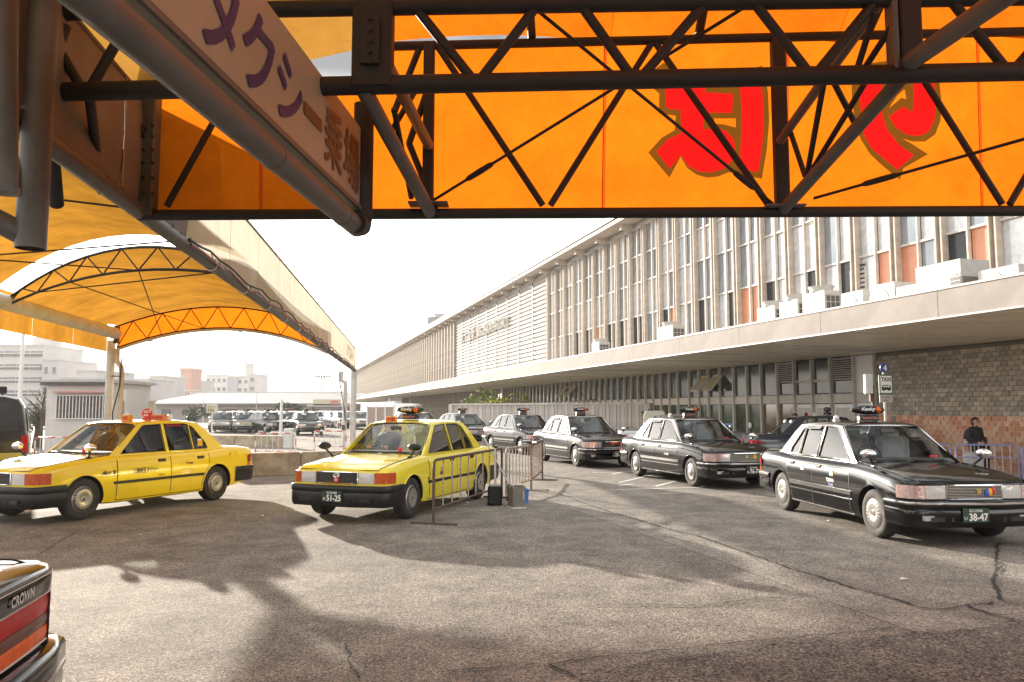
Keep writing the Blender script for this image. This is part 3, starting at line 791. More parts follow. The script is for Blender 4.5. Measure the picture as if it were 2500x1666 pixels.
# ------------------------------------------------------------------ ground
def asphalt(name, base, dark, rough=0.85, spk=0.5):
    m = bpy.data.materials.new(name); t, b = nodes_of(m)
    tcn = t.nodes.new('ShaderNodeTexCoord')
    def noise(sc, det=6, ro=.65):
        n = t.nodes.new('ShaderNodeTexNoise'); n.inputs['Scale'].default_value = sc; n.inputs['Detail'].default_value = det; n.inputs['Roughness'].default_value = ro
        t.links.new(tcn.outputs['Object'], n.inputs['Vector']); return n
    big, mid, fine = noise(.35, 6), noise(1.7, 9, .72), noise(62, 3, .8)
    vo = t.nodes.new('ShaderNodeTexVoronoi'); vo.inputs['Scale'].default_value = 52; t.links.new(tcn.outputs['Object'], vo.inputs['Vector'])
    def ramp(src, p0, c0, p1, c1):
        r = t.nodes.new('ShaderNodeValToRGB'); r.color_ramp.elements[0].position = p0; r.color_ramp.elements[0].color = (*c0, 1); r.color_ramp.elements[1].position = p1; r.color_ramp.elements[1].color = (*c1, 1)
        t.links.new(src, r.inputs[0]); return r
    r1 = ramp(big.outputs['Fac'], .35, dark, .65, base)
    r2 = ramp(mid.outputs['Fac'], .30, (.52, .51, .51), .68, (1.2, 1.18, 1.15))
    r3 = ramp(fine.outputs['Fac'], .35, (1 - spk, 1 - spk, 1 - spk), .66, (1 + spk, 1 + spk * .97, 1 + spk * .94))
    def mulc(a, b_):
        x = t.nodes.new('ShaderNodeMixRGB'); x.blend_type = 'MULTIPLY'; x.inputs[0].default_value = 1; t.links.new(a, x.inputs[1]); t.links.new(b_, x.inputs[2]); return x.outputs[0]
    sep = ramp(vo.outputs['Color'], .0, (.5, .5, .51), 1.0, (1.55, 1.52, 1.46))
    t.links.new(mulc(mulc(mulc(r1.outputs[0], r2.outputs[0]), r3.outputs[0]), sep.outputs[0]), b.inputs['Base Color'])
    b.inputs['Roughness'].default_value = rough; b.inputs['Specular IOR Level'].default_value = .12
    bp = t.nodes.new('ShaderNodeBump'); bp.inputs['Strength'].default_value = .32; bp.inputs['Distance'].default_value = .01
    ad = t.nodes.new('ShaderNodeMath'); ad.operation = 'ADD'; t.links.new(vo.outputs['Distance'], ad.inputs[0]); t.links.new(fine.outputs['Fac'], ad.inputs[1])
    t.links.new(ad.outputs[0], bp.inputs['Height']); t.links.new(bp.outputs[0], b.inputs['Normal'])
    MATS[name] = m; return m
m_asph = asphalt('asphalt', (.275, .259, .242), (.205, .196, .186), .9, .85)
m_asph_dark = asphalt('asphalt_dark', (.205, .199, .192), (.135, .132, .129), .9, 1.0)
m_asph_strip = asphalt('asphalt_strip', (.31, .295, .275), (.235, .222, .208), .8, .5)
crack_mat = mat('crack_fill', (.018, .016, .014), .95, 0, .3, 20)
paint_line = mat('road_paint', (.62, .61, .58), .7, 0, .5, 9, dirt=(.22, .20, .19))
g = MB()
ys = [-40, 0, 10, 20, 40, 80, 200, 900]; xs = [-500, -100, -30, -10, 0, 10, 30, 100, 500]
g.grid([[(x, y, 0) for x in xs] for y in ys])
ground = g.build('ground', m_asph, at=(0, 0, 0)); tag(ground, kind='structure')
def px6(x, y): return (1250 + x / 1.8824, 1200 + y / 1.8824)
def px5(x, y): return (x / 1.8824, 1200 + y / 1.8824)
def sheet(name, pts, m, z, parent=None, fr=px6):
    q = [Z(*fr(*p), 0) for p in pts]; mb = MB(); mb.poly([(v.x, v.y) for v in q], (), lambda a, b, d: (a, b, z)); return mb.build(name, m, parent)
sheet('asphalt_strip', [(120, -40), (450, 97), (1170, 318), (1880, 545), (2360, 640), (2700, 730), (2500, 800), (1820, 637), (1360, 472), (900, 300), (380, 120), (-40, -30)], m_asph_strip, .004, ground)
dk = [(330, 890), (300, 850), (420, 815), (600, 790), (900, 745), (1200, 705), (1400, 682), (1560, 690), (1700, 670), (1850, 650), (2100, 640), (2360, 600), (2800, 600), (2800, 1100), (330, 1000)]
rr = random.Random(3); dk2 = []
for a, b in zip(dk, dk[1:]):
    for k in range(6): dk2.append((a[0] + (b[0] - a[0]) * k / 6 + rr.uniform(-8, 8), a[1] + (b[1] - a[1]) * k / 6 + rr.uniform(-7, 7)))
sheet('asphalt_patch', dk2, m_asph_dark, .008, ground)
def crack(pts, w, fr=px6, seed=1):
    rr = random.Random(seed); L = [Z(*fr(*p), 0) for p in pts]; out = []
    for a, b in zip(L, L[1:]):
        n = max(2, int((b - a).length / .06))
        for k in range(n): out.append(a.lerp(b, k / n) + Vector((rr.uniform(-.014, .014), rr.uniform(-.02, .02), 0)))
    mb = MB(); rows = []
    for i, p in enumerate(out):
        d = (out[min(i + 1, len(out) - 1)] - out[max(i - 1, 0)]).normalized(); nn = Vector((-d.y, d.x, 0)) * w * rr.uniform(.25, 1.0) * .5
        rows.append([(p.x + nn.x, p.y + nn.y, .0125), (p.x - nn.x, p.y - nn.y, .0125)])
    mb.grid(rows); return mb.build('crack', crack_mat, ground)
crack([(180, 0), (370, 70), (450, 97), (560, 125), (730, 178), (850, 205), (1000, 258), (1170, 318), (1300, 365), (1430, 400), (1560, 448), (1700, 480), (1830, 522), (1880, 542), (1960, 545), (2090, 530), (2160, 520), (2240, 513)], .035, seed=1)
crack([(2090, 530), (2160, 555), (2210, 570), (2345, 573)], .035, seed=2); crack([(2210, 572), (2290, 590), (2350, 612)], .03, seed=3)
crack([(340, 532), (400, 526), (560, 525), (750, 530), (900, 525), (965, 525), (985, 515), (1100, 500), (1270, 488), (1360, 470)], .026, seed=4)
crack([(-300, 836), (0, 810), (160, 800), (400, 770), (620, 745), (900, 715), (1280, 680), (1500, 658), (1800, 632)], .018, seed=5)
crack([(160, 800), (240, 830), (320, 877)], .03, seed=6); crack([(2235, 240), (2225, 300), (2230, 360), (2215, 420), (2240, 480), (2250, 510)], .05, seed=7)
crack([(40, 108), (250, 108), (390, 103)], .03, seed=8); crack([(1590, 705), (1610, 760), (1600, 790), (1640, 850), (1665, 890)], .022, px5, 9)
crack([(170, 300), (270, 235), (385, 170)], .02, px5, 10); crack([(1040, 200), (1120, 240), (1180, 190)], .014, px5, 11)
def px3(x, y): return (1160 + x / 3.361, 980 + y / 3.361)
def line(a, b, w=.09):
    A, B = Z(*px3(*a), 0), Z(*px3(*b), 0); d = (B - A).normalized(); nn = Vector((-d.y, d.x, 0)) * w / 2
    MB().quad(A + nn, B + nn, B - nn, A - nn).build('painted_line', paint_line, ground).location.z += .0045
for a, b in (((965, 587), (1330, 580)), ((1120, 600), (1215, 581)), ((1180, 668), (1400, 619)), ((1400, 619), (1520, 593)), ((1165, 725), (1880, 708)), ((1480, 700), (1650, 655)), ((1180, 692), (1290, 682))): line(a, b)
rr = random.Random(5)
m_litter = mat('litter', (.7, .68, .64), .8, 0, .1)
lit = [(410, 1290), (80, 1303), (345, 1308), (640, 1262), (2020, 1274), (1140, 1230), (2207, 1418)]
for i, (x, y) in enumerate(lit):
    p = Z(x, y, 0); c = MB(); a = rr.uniform(0, 6)
    c.add([(p.x + .05 * math.cos(a), p.y + .05 * math.sin(a), .015), (p.x + .03 * math.cos(a + 1.7), p.y + .03 * math.sin(a + 1.7), .03), (p.x + .05 * math.cos(a + 3.1), p.y + .05 * math.sin(a + 3.1), .014), (p.x + .03 * math.cos(a + 4.6), p.y + .03 * math.sin(a + 4.6), .022)], [(0, 1, 2, 3)])
    tag(c.build('litter_scrap', m_litter), ['white litter scrap on shaded asphalt in front of the left yellow taxi', 'leftmost white litter scrap, near the front of the left yellow taxi', 'white litter scrap on the ground between the black saloon and the left yellow taxi', 'white litter scrap near the number plate side of the lemon yellow taxi', 'white litter scrap beside the front wheel of the nearest black taxi', 'white litter scrap near the foot of the rusty barrier', 'white litter scrap in front of the bumper of the nearest black taxi'][i], 'litter', 'litter scraps on the asphalt')

# ------------------------------------------------------------------ station building
dv = ray(702, 999); u = Vector((dv.x, dv.y, 0)).normalized(); nrm = Vector((-u.y, u.x, 0)); PB = -nrm * 17.13
UP = Vector((0, 0, 1))
def SW(s, o, z): return PB + u * s + nrm * o + UP * z
def S(px, o=0.0):
    d = ray(px, 999); b = PB + nrm * o      # b + u s = t d
    det = u.x * (-d.y) - (-d.x) * u.y
    return (-b.x * (-d.y) - (-d.x) * (-b.y)) / det
def fb(mb, s0, s1, o0, o1, z0, z1, mi=0):
    return mb.box(SW((s0 + s1) / 2, (o0 + o1) / 2, (z0 + z1) / 2), (abs(s1 - s0), abs(o1 - o0), z1 - z0), mi, ax=(u, nrm, UP))
m_mull = mat('bronze_mullion', (.50, .44, .38), .7, 0, .2, 3, spec=.2)
m_mull_w = mat('pale_mullion', (.62, .585, .545), .65, 0, .15, 3, spec=.2)
m_conc = mat('pale_panel', (.36, .325, .305), .85, 0, .16, 1.2, .05, 20, spec=.1)
m_soff = mat('soffit_metal', (.88, .79, .62), .34, .3, .15, 1.5)
m_roofw = mat('white_roof', (.48, .47, .45), .5, 0, .06, 1)
m_louv = mat('white_louvre', (.47, .45, .425), .8, 0, .06, 2, spec=.1)
m_dark = mat('dark_room', (.03, .03, .03), .8, 0, .2)
m_pane = mat('sky_pane', (.33, .37, .41), .05, 0.25, .25, .7, spec=1.0)
m_pane2 = mat('curtain_pane', (.64, .66, .68), .10, 0.1, .2, 5, spec=1.0)
m_pane_or = mat('orange_pane', (.70, .30, .17), .25, 0, .12, 1.5)
m_pane_dk = mat('dark_pane', (.045, .05, .055), .12, 0, .4, .8, spec=.35)
m_pane_trees = mat('tree_reflection_pane', (.06, .08, .05), .12, 0, .6, 1.5, spec=.35)  # reflection of green trees painted in as the pane colour
s_near, s_pan0, s_pan1, s_end = S(2640), S(1343), S(1114), S(868)
s_can = S(2760, 5.5)
st = thing('station_building', SW(s_pan0, 0, 0), 'long pale station building with ribbed glass upper storey and projecting canopy', 'building')
# core volume behind the facade
mb = MB(); fb(mb, s_near - 6, s_end, -.45, -16, 0, 10.9); mb.build('wall', m_dark, st)
BAY = 1.67; nb = int((s_pan0 - s_near) / BAY) + 1
ROWS = [3.9, 6.4, 8.1, 9.5, 10.95]
rr = random.Random(11)
_mesh = {}
def rep(key, fn):
    if key not in _mesh: _mesh[key] = fn()
    return _mesh[key]
def fobj(name, me, s, o, z, parent):
    ob = obj(name, me, parent); ob.location = SW(s, o, z) - wloc(parent); return ob
def lbox(ls, lo, lz, m, name='b'):
    # box mesh in facade axes centred at origin
    return MB().box((0, 0, 0), (ls, lo, lz), 0, ax=(u, nrm, UP)).mesh(name, m)
for i in range(nb + 1):
    s = s_pan0 - i * BAY
    for k in (-.10, .10): fobj('mullion', rep('mul', lambda: lbox(.055, .22, 7.05, m_mull, 'mullion')), s + k, .11, 3.9 + 3.525, st)
    if i == nb: break
    sm = s - BAY / 2
    fobj('mullion', rep('mul2', lambda: lbox(.045, .12, 7.05, m_mull_w, 'mullion')), sm, .06, 3.9 + 3.525, st)
    dz = [0, 0, 0, 0, 0]
    for r, (z0, z1) in enumerate(zip(ROWS, ROWS[1:])):
        for h in (0, 1):
            w = BAY / 2 - .14; sc = sm + (BAY / 4 - .03) * (1 if h else -1)
            q = rr.random()
            if r == 0 and (i in (14, 15) and q < 2 and i == 14 or (i in (5, 10, 18, 19, 20) and h == i % 2)): m = m_pane_or
            elif r == 0 and q < .35: m = m_pane_dk
            elif q < .55: m = m_pane
            else: m = m_pane2
            me = rep(('pane', r, m.name), lambda: lbox(w, .02, z1 - z0 - .05, m, 'window_pane'))
            p_ = fobj('window_pane', me, sc, -.02 + rr.uniform(-.004, .004), (z0 + z1) / 2, st)
            if (i + r) % 5 == 2 and h == 0 and r in (1, 2):
                def fr_():
                    f = MB(); H2 = (z1 - z0 - .12) / 2; W2 = w / 2 - .02
                    for a in (-1, 1): f.box(u * (a * W2), (.05, .06, H2 * 2), 0, ax=(u, nrm, UP)); f.box(UP * (a * H2), (W2 * 2, .06, .05), 0, ax=(u, nrm, UP))
                    return f.mesh('sash', m_mull_w)
                sh = obj('sash', rep(('sash', r), fr_), p_); sh.location = nrm * .03
        fobj('transom', rep('trans', lambda: lbox(BAY - .26, .09, .06, m_mull_w, 'transom')), sm, .045, z1, st)
fobj('louvre_grille', rep('lg', lambda: lbox(.68, .06, 2.2, m_mull_w, 'louvre_grille')), S(2110), .03, 4.95, st)
for k in range(16):
    fobj('louvre_slat', rep('lgs', lambda: lbox(.62, .05, .045, m_dark, 'louvre_slat')), S(2110), .05, 4.05 + k * .14, st)
# white slatted name panel
L_pan = s_pan1 - s_pan0
mb = MB(); fb(mb, s_pan0 + .15, s_pan1, -.05, .02, 3.95, 10.9); mb.build('name_panel', m_louv, st)
NL = 22
def slat():
    h = 6.9 / NL; m_ = MB(); a, b = -L_pan / 2 + .1, L_pan / 2 - .1
    prof = [(.02, -h / 2), (.13, -h * .38), (.02, h * .42)]
    m_.add([u * a + nrm * o + UP * z for o, z in prof] + [u * b + nrm * o + UP * z for o, z in prof], [(0, 1, 4, 3), (1, 2, 5, 4), (0, 2, 1), (3, 4, 5), (0, 3, 5, 2)])
    return m_.mesh('panel_slat', m_louv)
for k in range(NL): fobj('panel_slat', rep('pslat', slat), (s_pan0 + s_pan1) / 2, 0, 3.98 + (k + .5) * 6.9 / NL, st)
for k in range(1, 9): fobj('panel_joint', rep('pj', lambda: lbox(.05, .05, 6.9, steel_grey, 'panel_joint')), s_pan0 + L_pan * k / 9, .15, 7.42, st)
m_letters = mat('bronze_letters', (.05, .04, .03), .7, 0, .1, spec=.1)
tw = S(1118, .3) - S(1236, .3)
lt = MB(); s_a, s_b = S(1122, .3), S(1240, .3)
xd = -u; zz = 8.55
tot = s_a - s_b
text_mb('新大阪駅', SW(s_a, .3, 8.30), xd, UP, 1.25, tot * .36, .02, mb=lt)
text_mb('SHIN-OSAKA STATION', SW(s_a - tot * .385, .3, 8.35), xd, UP, .95, tot * .545, .02, mb=lt)
text_mb('新大阪站', SW(s_a - tot * .94, .3, 8.75), xd, UP, .45, tot * .06, .005, mb=lt); text_mb('신오사카역', SW(s_a - tot * .94, .3, 8.25), xd, UP, .38, tot * .06, .005, mb=lt)
lt2 = MB(); lt2.add(lt.v, lt.f); lt2.add([v - nrm * .12 for v in lt.v], lt.f)
o = lt2.build('station_name_letters', m_letters, st); 
# far ribbed part of the facade
nf = int((s_end - s_pan1) / BAY)
for i in range(nf):
    fobj('mullion', rep('mulf', lambda: lbox(.16, .34, 7.05, m_mull, 'mullion')), s_pan1 + .2 + i * BAY, .15, 7.42, st)
for r, (z0, z1) in enumerate(zip(ROWS, ROWS[1:])):
    mb = MB(); fb(mb, s_pan1 + .1, s_end, -.03, .0, z0 + .03, z1 - .03); mb.build('far_window_band', m_pane2 if r else m_pane, st)
    mb = MB(); fb(mb, s_pan1 + .1, s_end, .0, .12, z1 - .05, z1 + .05); mb.build('transom', m_mull_w, st)
# eaves and roof
mb = MB(); fb(mb, s_near - 6, s_end, -.1, 1.05, 11.25, 11.62); roof = mb.build('roof', m_mull, st)
mb = MB(); mb.add([SW(s_near - 6, 1.0, 11.63), SW(s_end, 1.0, 11.63), SW(s_end, -10, 14.2), SW(s_near - 6, -10, 14.2), SW(s_near - 6, -10, 11.6), SW(s_end, -10, 11.6)], [(0, 1, 2, 3), (3, 2, 5, 4)]); mb.build('roof_sheet', m_roofw, roof)
mb = MB(); fb(mb, s_near - 6, s_end, .98, 1.14, 11.50, 11.72); mb.build('gutter', steel_grey, roof)
mb = MB(); fb(mb, s_near - 6, s_end, -.06, .0, 10.98, 11.22); mb.build('clerestory_band', m_roofw, st)
mb = MB(); fb(mb, s_near - 6, s_end, .0, .10, 10.90, 11.0); mb.build('head_rail', m_mull, st)
k = 0; s = s_near
while s < s_end - 2 and k < 60:
    fobj('eave_bracket', rep('brk', lambda: MB().box(nrm * .3, (.28, .75, .30), 0, ax=(u, nrm, UP)).mesh('eave_bracket', m_mull)), s, .05, 11.11, st); s += BAY * 2; k += 1
mb = MB(); c = SW(S(1048, -3), -3, 13.0); sb = S(1048, -3)
fb(mb, sb - 4, sb + 6, -2, -6, 11.6, 14.9)
rt = mb.build('rooftop_plant', m_conc, st)
for i in range(5): fobj('vent_fan', rep('vf', lambda: MB().lathe([(.0001, .6), (.9, .6), (1.0, .5), (1.0, 0), (.0001, 0)], 16).mesh('vent_fan', m_roofw, 40)), sb - 3 + i * 2, -4, 14.9, rt)
# canopy over the pavement
CO = 5.5
mb = MB(); fb(mb, s_can, s_end, -.2, CO - .06, 3.40, 3.87); can = mb.build('canopy', m_conc, st)
PW = BAY * 2; k = 0; s = s_can
while s < s_end:
    ln = min(PW, s_end - s) - .012
    fobj('fascia_panel', rep(('fas', round(ln, 2)), lambda: lbox(ln, .06, .50, m_conc, 'fascia_panel')), s + ln / 2, CO - .02, 3.635, can); s += PW; k += 1
mb = MB(); fb(mb, s_can, s_end, CO - .10, CO + .03, 3.888, 3.93); mb.build('coping', m_roofw, can)
mb = MB(); fb(mb, s_can, s_end, CO - .10, CO + .03, 3.35, 3.383); mb.build('drip_edge', m_roofw, can)
sl = 0
NS = 26
for i in range(NS):
    o0 = .02 + i * (CO - .2) / NS
    mb = MB(); fb(mb, s_can, s_end, o0, o0 + (CO - .2) / NS - .022, 3.362, 3.392 - .004 * (i % 2)); mb.build('soffit_slat', m_soff, can)
s = s_near; 
for k in range(14):
    fobj('soffit_light_strip', rep('sls', lambda: lbox(.10, CO - .6, .02, m_mull_w, 'soffit_light_strip')), s_near + 1 + k * PW * 1.0, CO / 2, 3.352, can)
fobj('ceiling_grille', rep('cg', lambda: lbox(.9, 3.0, .03, m_mull_w, 'ceiling_grille')), S(2080, 2.0), 2.6, 3.345, can)
# ground floor
s_b = S(2143); s_l = S(1285)
def gf(name, s0, s1, z0, z1, m, o0=-.02, o1=.03): 
    mb = MB(); fb(mb, s0, s1, o0, o1, z0, z1); return mb.build(name, m, st)
m_white_gf = mat('white_door_paint', (.86, .87, .89), .45, 0, .06, 2)
gf('transom_band', s_b + .02, S(1230), 1.87, 2.17, m_mull_w, 0, .06)
gf('white_panel', s_b + .02, S(2093), 2.18, 3.34, m_white_gf); gf('white_panel', s_b + .02, S(2093), .02, 1.86, m_white_gf)
edges = [S(2093), S(2036), S(1990), S(1946), S(1905), S(1865), S(1830), S(1797), S(1763), S(1735), S(1712), S(1688), S(1660)]
while edges[-1] < S(1225): edges.append(edges[-1] + .835)
for i, (a, b) in enumerate(zip(edges, edges[1:])):
    fobj('post', rep('post', lambda: lbox(.07, .16, 3.34, m_mull_w, 'post')), a, .06, 1.68, st)
    g0, g1 = a + .04, b - .04
    if i in (0, 3):
        lv = gf('louvre_frame', g0, g1, 2.62, 3.32, m_mull_w); 
        for k in range(9): fobj('louvre_slat', rep(('gl', round(g1 - g0, 2)), lambda: lbox(g1 - g0 - .12, .05, .034, m_dark, 'louvre_slat')), (g0 + g1) / 2, .045, 2.68 + k * .07, st)
        gf('window_pane', g0 + .04, g1 - .04, 2.2, 2.58, m_pane_dk)
    elif i in (1, 2):
        gf('window_pane', g0 + .04, g1 - .04, 2.66, 3.30, m_pane_dk); gf('window_pane', g0 + .04, g1 - .04, 2.2, 2.58, m_pane_dk); gf('window_bar', g0, g1, 2.58, 2.66, m_mull_w, 0, .07)
    else:
        gf('window_pane', g0, g1, 2.19, 3.33, m_pane_dk if i % 3 else m_pane_trees)
    if i in (0, 1, 2):
        d_ = gf('door', g0, g1, .02, 1.84, m_white_gf)
        for z0, z1 in ((.9, 1.2), (1.3, 1.72)):
            mb = MB(); fb(mb, g0 + .12, g1 - .12, .03, .045, z0, z1); mb.build('door_panel', m_mull_w if z0 > 1 else m_conc, d_)
    elif i == 3 or i == 4: gf('window_pane', g0, g1, .05, 1.85, mat('brown_pane', (.16, .10, .06), .08, 0, .3, 1, spec=1.0))
    else: gf('window_pane', g0, g1, .05, 1.85, m_pane_trees)
for k, px in enumerate((1728, 1758, 1385, 1403)):
    # awning windows pushed open
    s = S(px); mb = MB(); w = .36
    A = [SW(s - w, .06, 3.05), SW(s + w, .06, 3.05), SW(s + w, .62, 2.45), SW(s - w, .62, 2.45)]
    for a, b in zip(A, A[1:] + A[:1]): mb.tube(a, b, .03, 6)
    aw = mb.build('awning_window', m_mull_w, st); MB().quad(*A).build('window_pane', mat('amber_film', (.50, .42, .26), .1, 0, .1), aw); MB().tube(SW(s - w, .05, 2.3), (A[3] + A[0]) / 2, .012, 5).build('stay', steel_grey, aw)
mb = MB(); fb(mb, S(1800), S(1690), .05, .08, 1.02, 1.10); mb.build('door_band', mat('blue_band', (.10, .25, .70), .4, 0, .05), st)
for px in (1835, 1757, 1752):
    c = SW(S(px), .09, 1.06); mb = MB().lathe([(.0001, .012), (.11, .012), (.11, 0), (.0001, 0)], 18, (0, 0, 0), 'z'); 
    mb.v = [c + u * v.x + UP * v.y + nrm * v.z for v in mb.v]; mb.build('door_sticker', white_ink, st)
# far ground-floor screen of posts
for i in range(46):
    fobj('post', rep('fpost', lambda: lbox(.22, .2, 3.3, m_mull, 'post')), S(1215) + i * 1.25, .1, 1.68, st)
gf('far_glazing', S(1225), s_end, .05, 3.34, m_pane, -.04, .0)
# brick wall
br_g = [mat('grey_brick_%d' % i, c, .8, 0, .25, 14, .2, 60) for i, c in enumerate(((.43, .38, .32), (.50, .44, .36), (.58, .51, .41), (.36, .32, .27)))]
br_r = [mat('red_brick_%d' % i, c, .8, 0, .25, 14, .2, 60) for i, c in enumerate(((.74, .38, .23), (.78, .48, .33), (.68, .32, .20), (.80, .56, .40)))]
mort = mat('mortar', (.20, .18, .155), .9, 0, .2, 10); mort_l = mat('pale_mortar', (.74, .62, .52), .9, 0, .2, 10)
gf('mortar', s_near - 6, s_b, 1.515, 3.345, mort, -.06, .0); gf('mortar', s_near - 6, s_b, 0, 1.505, mort_l, -.06, .0)
BL, BH = .215, .125; rows = int(3.34 / BH); cand = []
for r in range(rows):
    n = int((s_b - (s_near - 3)) / BL)
    for j in range(n):
        s = s_b - (j + .5 + (.5 if r % 2 else 0)) * BL; z = (r + .5) * BH + .005
        if s - BL / 2 < s_near - 3: continue
        cand.append((s, z, r))
vis = sorted([c for c in cand if c[0] > S(2500) - .1 and c[1] > .55], key=lambda c: c[0])
chosen = set(vis[:300]); rest = MB()
rr = random.Random(2)
def brick_me(m, k): return rep(('brick', m.name, k), lambda: lbox(BL - .012, .03 + .006 * k, BH - .012, m, 'brick'))
for c in cand:
    pal = br_r if c[1] < 1.5 else br_g; mi = rr.choice((0, 1, 1, 2, 2, 3) if pal is br_r else (0, 0, 1, 1, 2, 3)); k = rr.randrange(3)
    if c in chosen: fobj('brick', brick_me(pal[mi], k), c[0], .005, c[1], st)
    else: fb(rest, c[0] - BL / 2 + .006, c[0] + BL / 2 - .006, -.02, .02 + .004 * k, c[1] - BH / 2 + .006, c[1] + BH / 2 - .006, mi + (4 if pal is br_r else 0))
tag(rest.build('brickwork', br_g + br_r, st), kind='stuff')
gf('wall_corner_trim', s_b - .02, s_b + .03, 0, 3.34, m_mull_w, 0, .10)
gf('wall_switch', S(2187), S(2179), 1.28, 1.48, m_conc, .02, .06)

# air conditioners on the canopy
m_ac = mat('ac_white', (.56, .55, .525), .6, 0, .12, 3, spec=.2); m_fan = mat('ac_grille', (.10, .10, .10), .6)
def ac(px, w, h, kind, label, o=2.8, d=.55):
    s = S(px, o); h *= .84; root = thing('air_conditioner', SW(s, o, 3.925), label, 'air conditioner', 'air conditioners on the station canopy')
    mb = MB(); fb(mb, s - w / 2, s + w / 2, o - d / 2, o + d / 2, 3.95, 3.925 + h); mb.build('casing', m_ac, root)
    for a in (-.35, .35): m_ = MB(); fb(m_, s + a * w - .04, s + a * w + .04, o - d / 2, o + d / 2, 3.925, 3.95); m_.build('foot', steel_grey, root)
    if kind == 'box':
        m_ = MB(); fb(m_, s - w / 2 - .012, s - w / 2 - .002, o - d * .45, o + d * .45, 3.98, 3.925 + h * .62); m_.build('side_vent', mat('vent_brown', (.20, .17, .14), .6), root)
        m_ = MB(); fb(m_, s - w * .5, s - w * .28, o + d / 2 + .002, o + d / 2 + .012, 3.98, 3.925 + h * .62); gp = m_.build('coil_grille', m_fan, root); m_ = MB()
        for k in range(5): fb(m_, s - w * .5, s - w * .28, o + d / 2 + .008, o + d / 2 + .02, 4.0 + k * .15, 4.018 + k * .15)
        m_.build('coil_guard', m_ac, gp)
    elif kind == 'top':
        m_ = MB(); c = SW(s, o, 3.925 + h); r = min(w, .75) * .46
        m_.lathe([(r * .9, 0), (r * .92, .10), (r * 1.04, .16), (r * 1.0, .165), (r * .85, .12), (r * .8, .02), (.0001, .02)], 24, c); m_.build('fan_cowl', m_ac, root, 40)
        m_ = MB(); fb(m_, s - w / 2 - .012, s - w / 2 - .002, o - d * .42, o + d * .42, 3.98, 3.925 + h * .85, 0)
        gp = m_.build('coil_grille', m_fan, root); m_ = MB()
        for k in range(5): z = 4.0 + k * (h * .8 / 4); fb(m_, s - w / 2 - .02, s - w / 2 - .008, o - d * .42, o + d * .42, z, z + .018)
        for k in range(4): oo = o - d * .4 + k * d * .27; fb(m_, s - w / 2 - .021, s - w / 2 - .009, oo, oo + .015, 3.98, 3.925 + h * .85)
        m_.build('coil_guard', m_ac, gp)
    else:
        def disc(r, dd, mi, name, m, off):
            q = MB().lathe([(.0001, 0), (r, 0), (r, dd), (.0001, dd)], 22, (0, 0, 0), 'z'); c = SW(s + off * w, o + d / 2, 3.925 + h * .5); q.v = [c + u * v.x + UP * v.y + nrm * v.z for v in q.v]; return q.build(name, m, root, 30)
        disc(h * .40, .012, 0, 'fan_opening', mat('fan_grey', (.42, .40, .37), .6), .14); disc(h * .09, .03, 0, 'fan_hub', m_ac, .14)
        q = MB()
        for k in range(0):
            a = k * math.pi / 6; c = SW(s + .14 * w, o + d / 2 + .016, 3.925 + h * .5); q.tube(c + (u * math.cos(a) + UP * math.sin(a)) * h * .08, c + (u * math.cos(a) + UP * math.sin(a)) * h * .4, .005, 4)
        for rr_ in (.16, .24, .32): disc(h * rr_, .016 + .001 * rr_, 0, 'fan_ring', mat('fan_grey2', (.36, .34, .31), .6) if rr_ != .24 else m_ac, .14)
ac(1468, .9, 1.1, 'top', 'farthest air conditioner on the canopy, low box with round top cowl'); ac(1642, 1.25, 1.15, 'top', 'wide air conditioner with top cowl, second farthest on the canopy')
ac(1895, .9, 1.05, 'top', 'air conditioner with black side grille, leftmost of three tall ones close together'); ac(1952, .85, 1.1, 'top', 'air conditioner without visible grille, middle of three tall ones close together')
ac(2015, .95, 1.2, 'top', 'tallest air conditioner with wide round cowl, rightmost of three close together'); ac(2112, .80, .95, 'side', 'small air conditioner with side fan below the slatted grille')
ac(2188, .82, 1.0, 'side', 'small air conditioner with side fan, right of the orange window panel'); ac(2258, .85, .80, 'side', 'flat low air conditioner half hidden beside the big box unit')
ac(2340, 1.25, 1.2, 'box', 'big boxy air conditioner with dark side vent, largest on the canopy', 2.8, .8); ac(2480, .95, .8, 'side', 'air conditioner at the right picture edge with ribbed fan')

# ------------------------------------------------------------------ overhead fabric canopy (front truss, near truss, orange fascia)
D1, D2 = 5.92, 4.5
fc = thing('fabric_canopy', (2.0, 5.9, 0), 'steel truss canopy with glowing orange fabric fascia and red printed letters overhead', 'canopy')
def T(name, a, b, r, m=steel, n=12, par=None):
    return MB().tube(a, b, r, n).build(name, m, par or fc, 40)
T('bottom_chord', Q(318, 495, D1), Q(2750, 483, D1), .042, steel, 16)
T('top_chord', Q(895, 107, D1), Q(2750, 64, D1), .036)
def BX(name, x, y0, y1, D, w, d, m=steel, par=None):
    a, b = Q(x, y0, D), Q(x, y1, D); c = (a + b) / 2
    return MB().cbox((c.x, c.y, c.z), (w, d, abs(a.z - b.z)), .012).build(name, m, par or fc)
BX('post', 985, 98, 480, D1, .085, .085); BX('post', 1792, 85, 480, D1, .105, .09); BX('post', 2590, 75, 480, D1, .09, .09)
ep = BX('end_post', 338, 150, 497, D1, .165, .12, steel_grey)
for y in (290, 315, 345, 375, 410, 445, 480):
    for x in (330, 352):
        c = Q(x, y, D1 - .06); MB().tube(c, c + Vector((0, -.018, 0)), .011, 6).build('bolt', steel, ep)
for a, b in (((1005, 106), (1247, 472)), ((1265, 472), (1497, 100)), ((1505, 98), (1765, 470)), ((2062, 88), (2303, 470)), ((2320, 470), (2545, 85)), ((383, 475), (500, 264)), ((965, 108), (905, 260)), ((500, 264), (530, 150)), ((1000, 480), (940, 330)), ((940, 330), (985, 200))):
    T('web', Q(*a, D1), Q(*b, D1), .026)
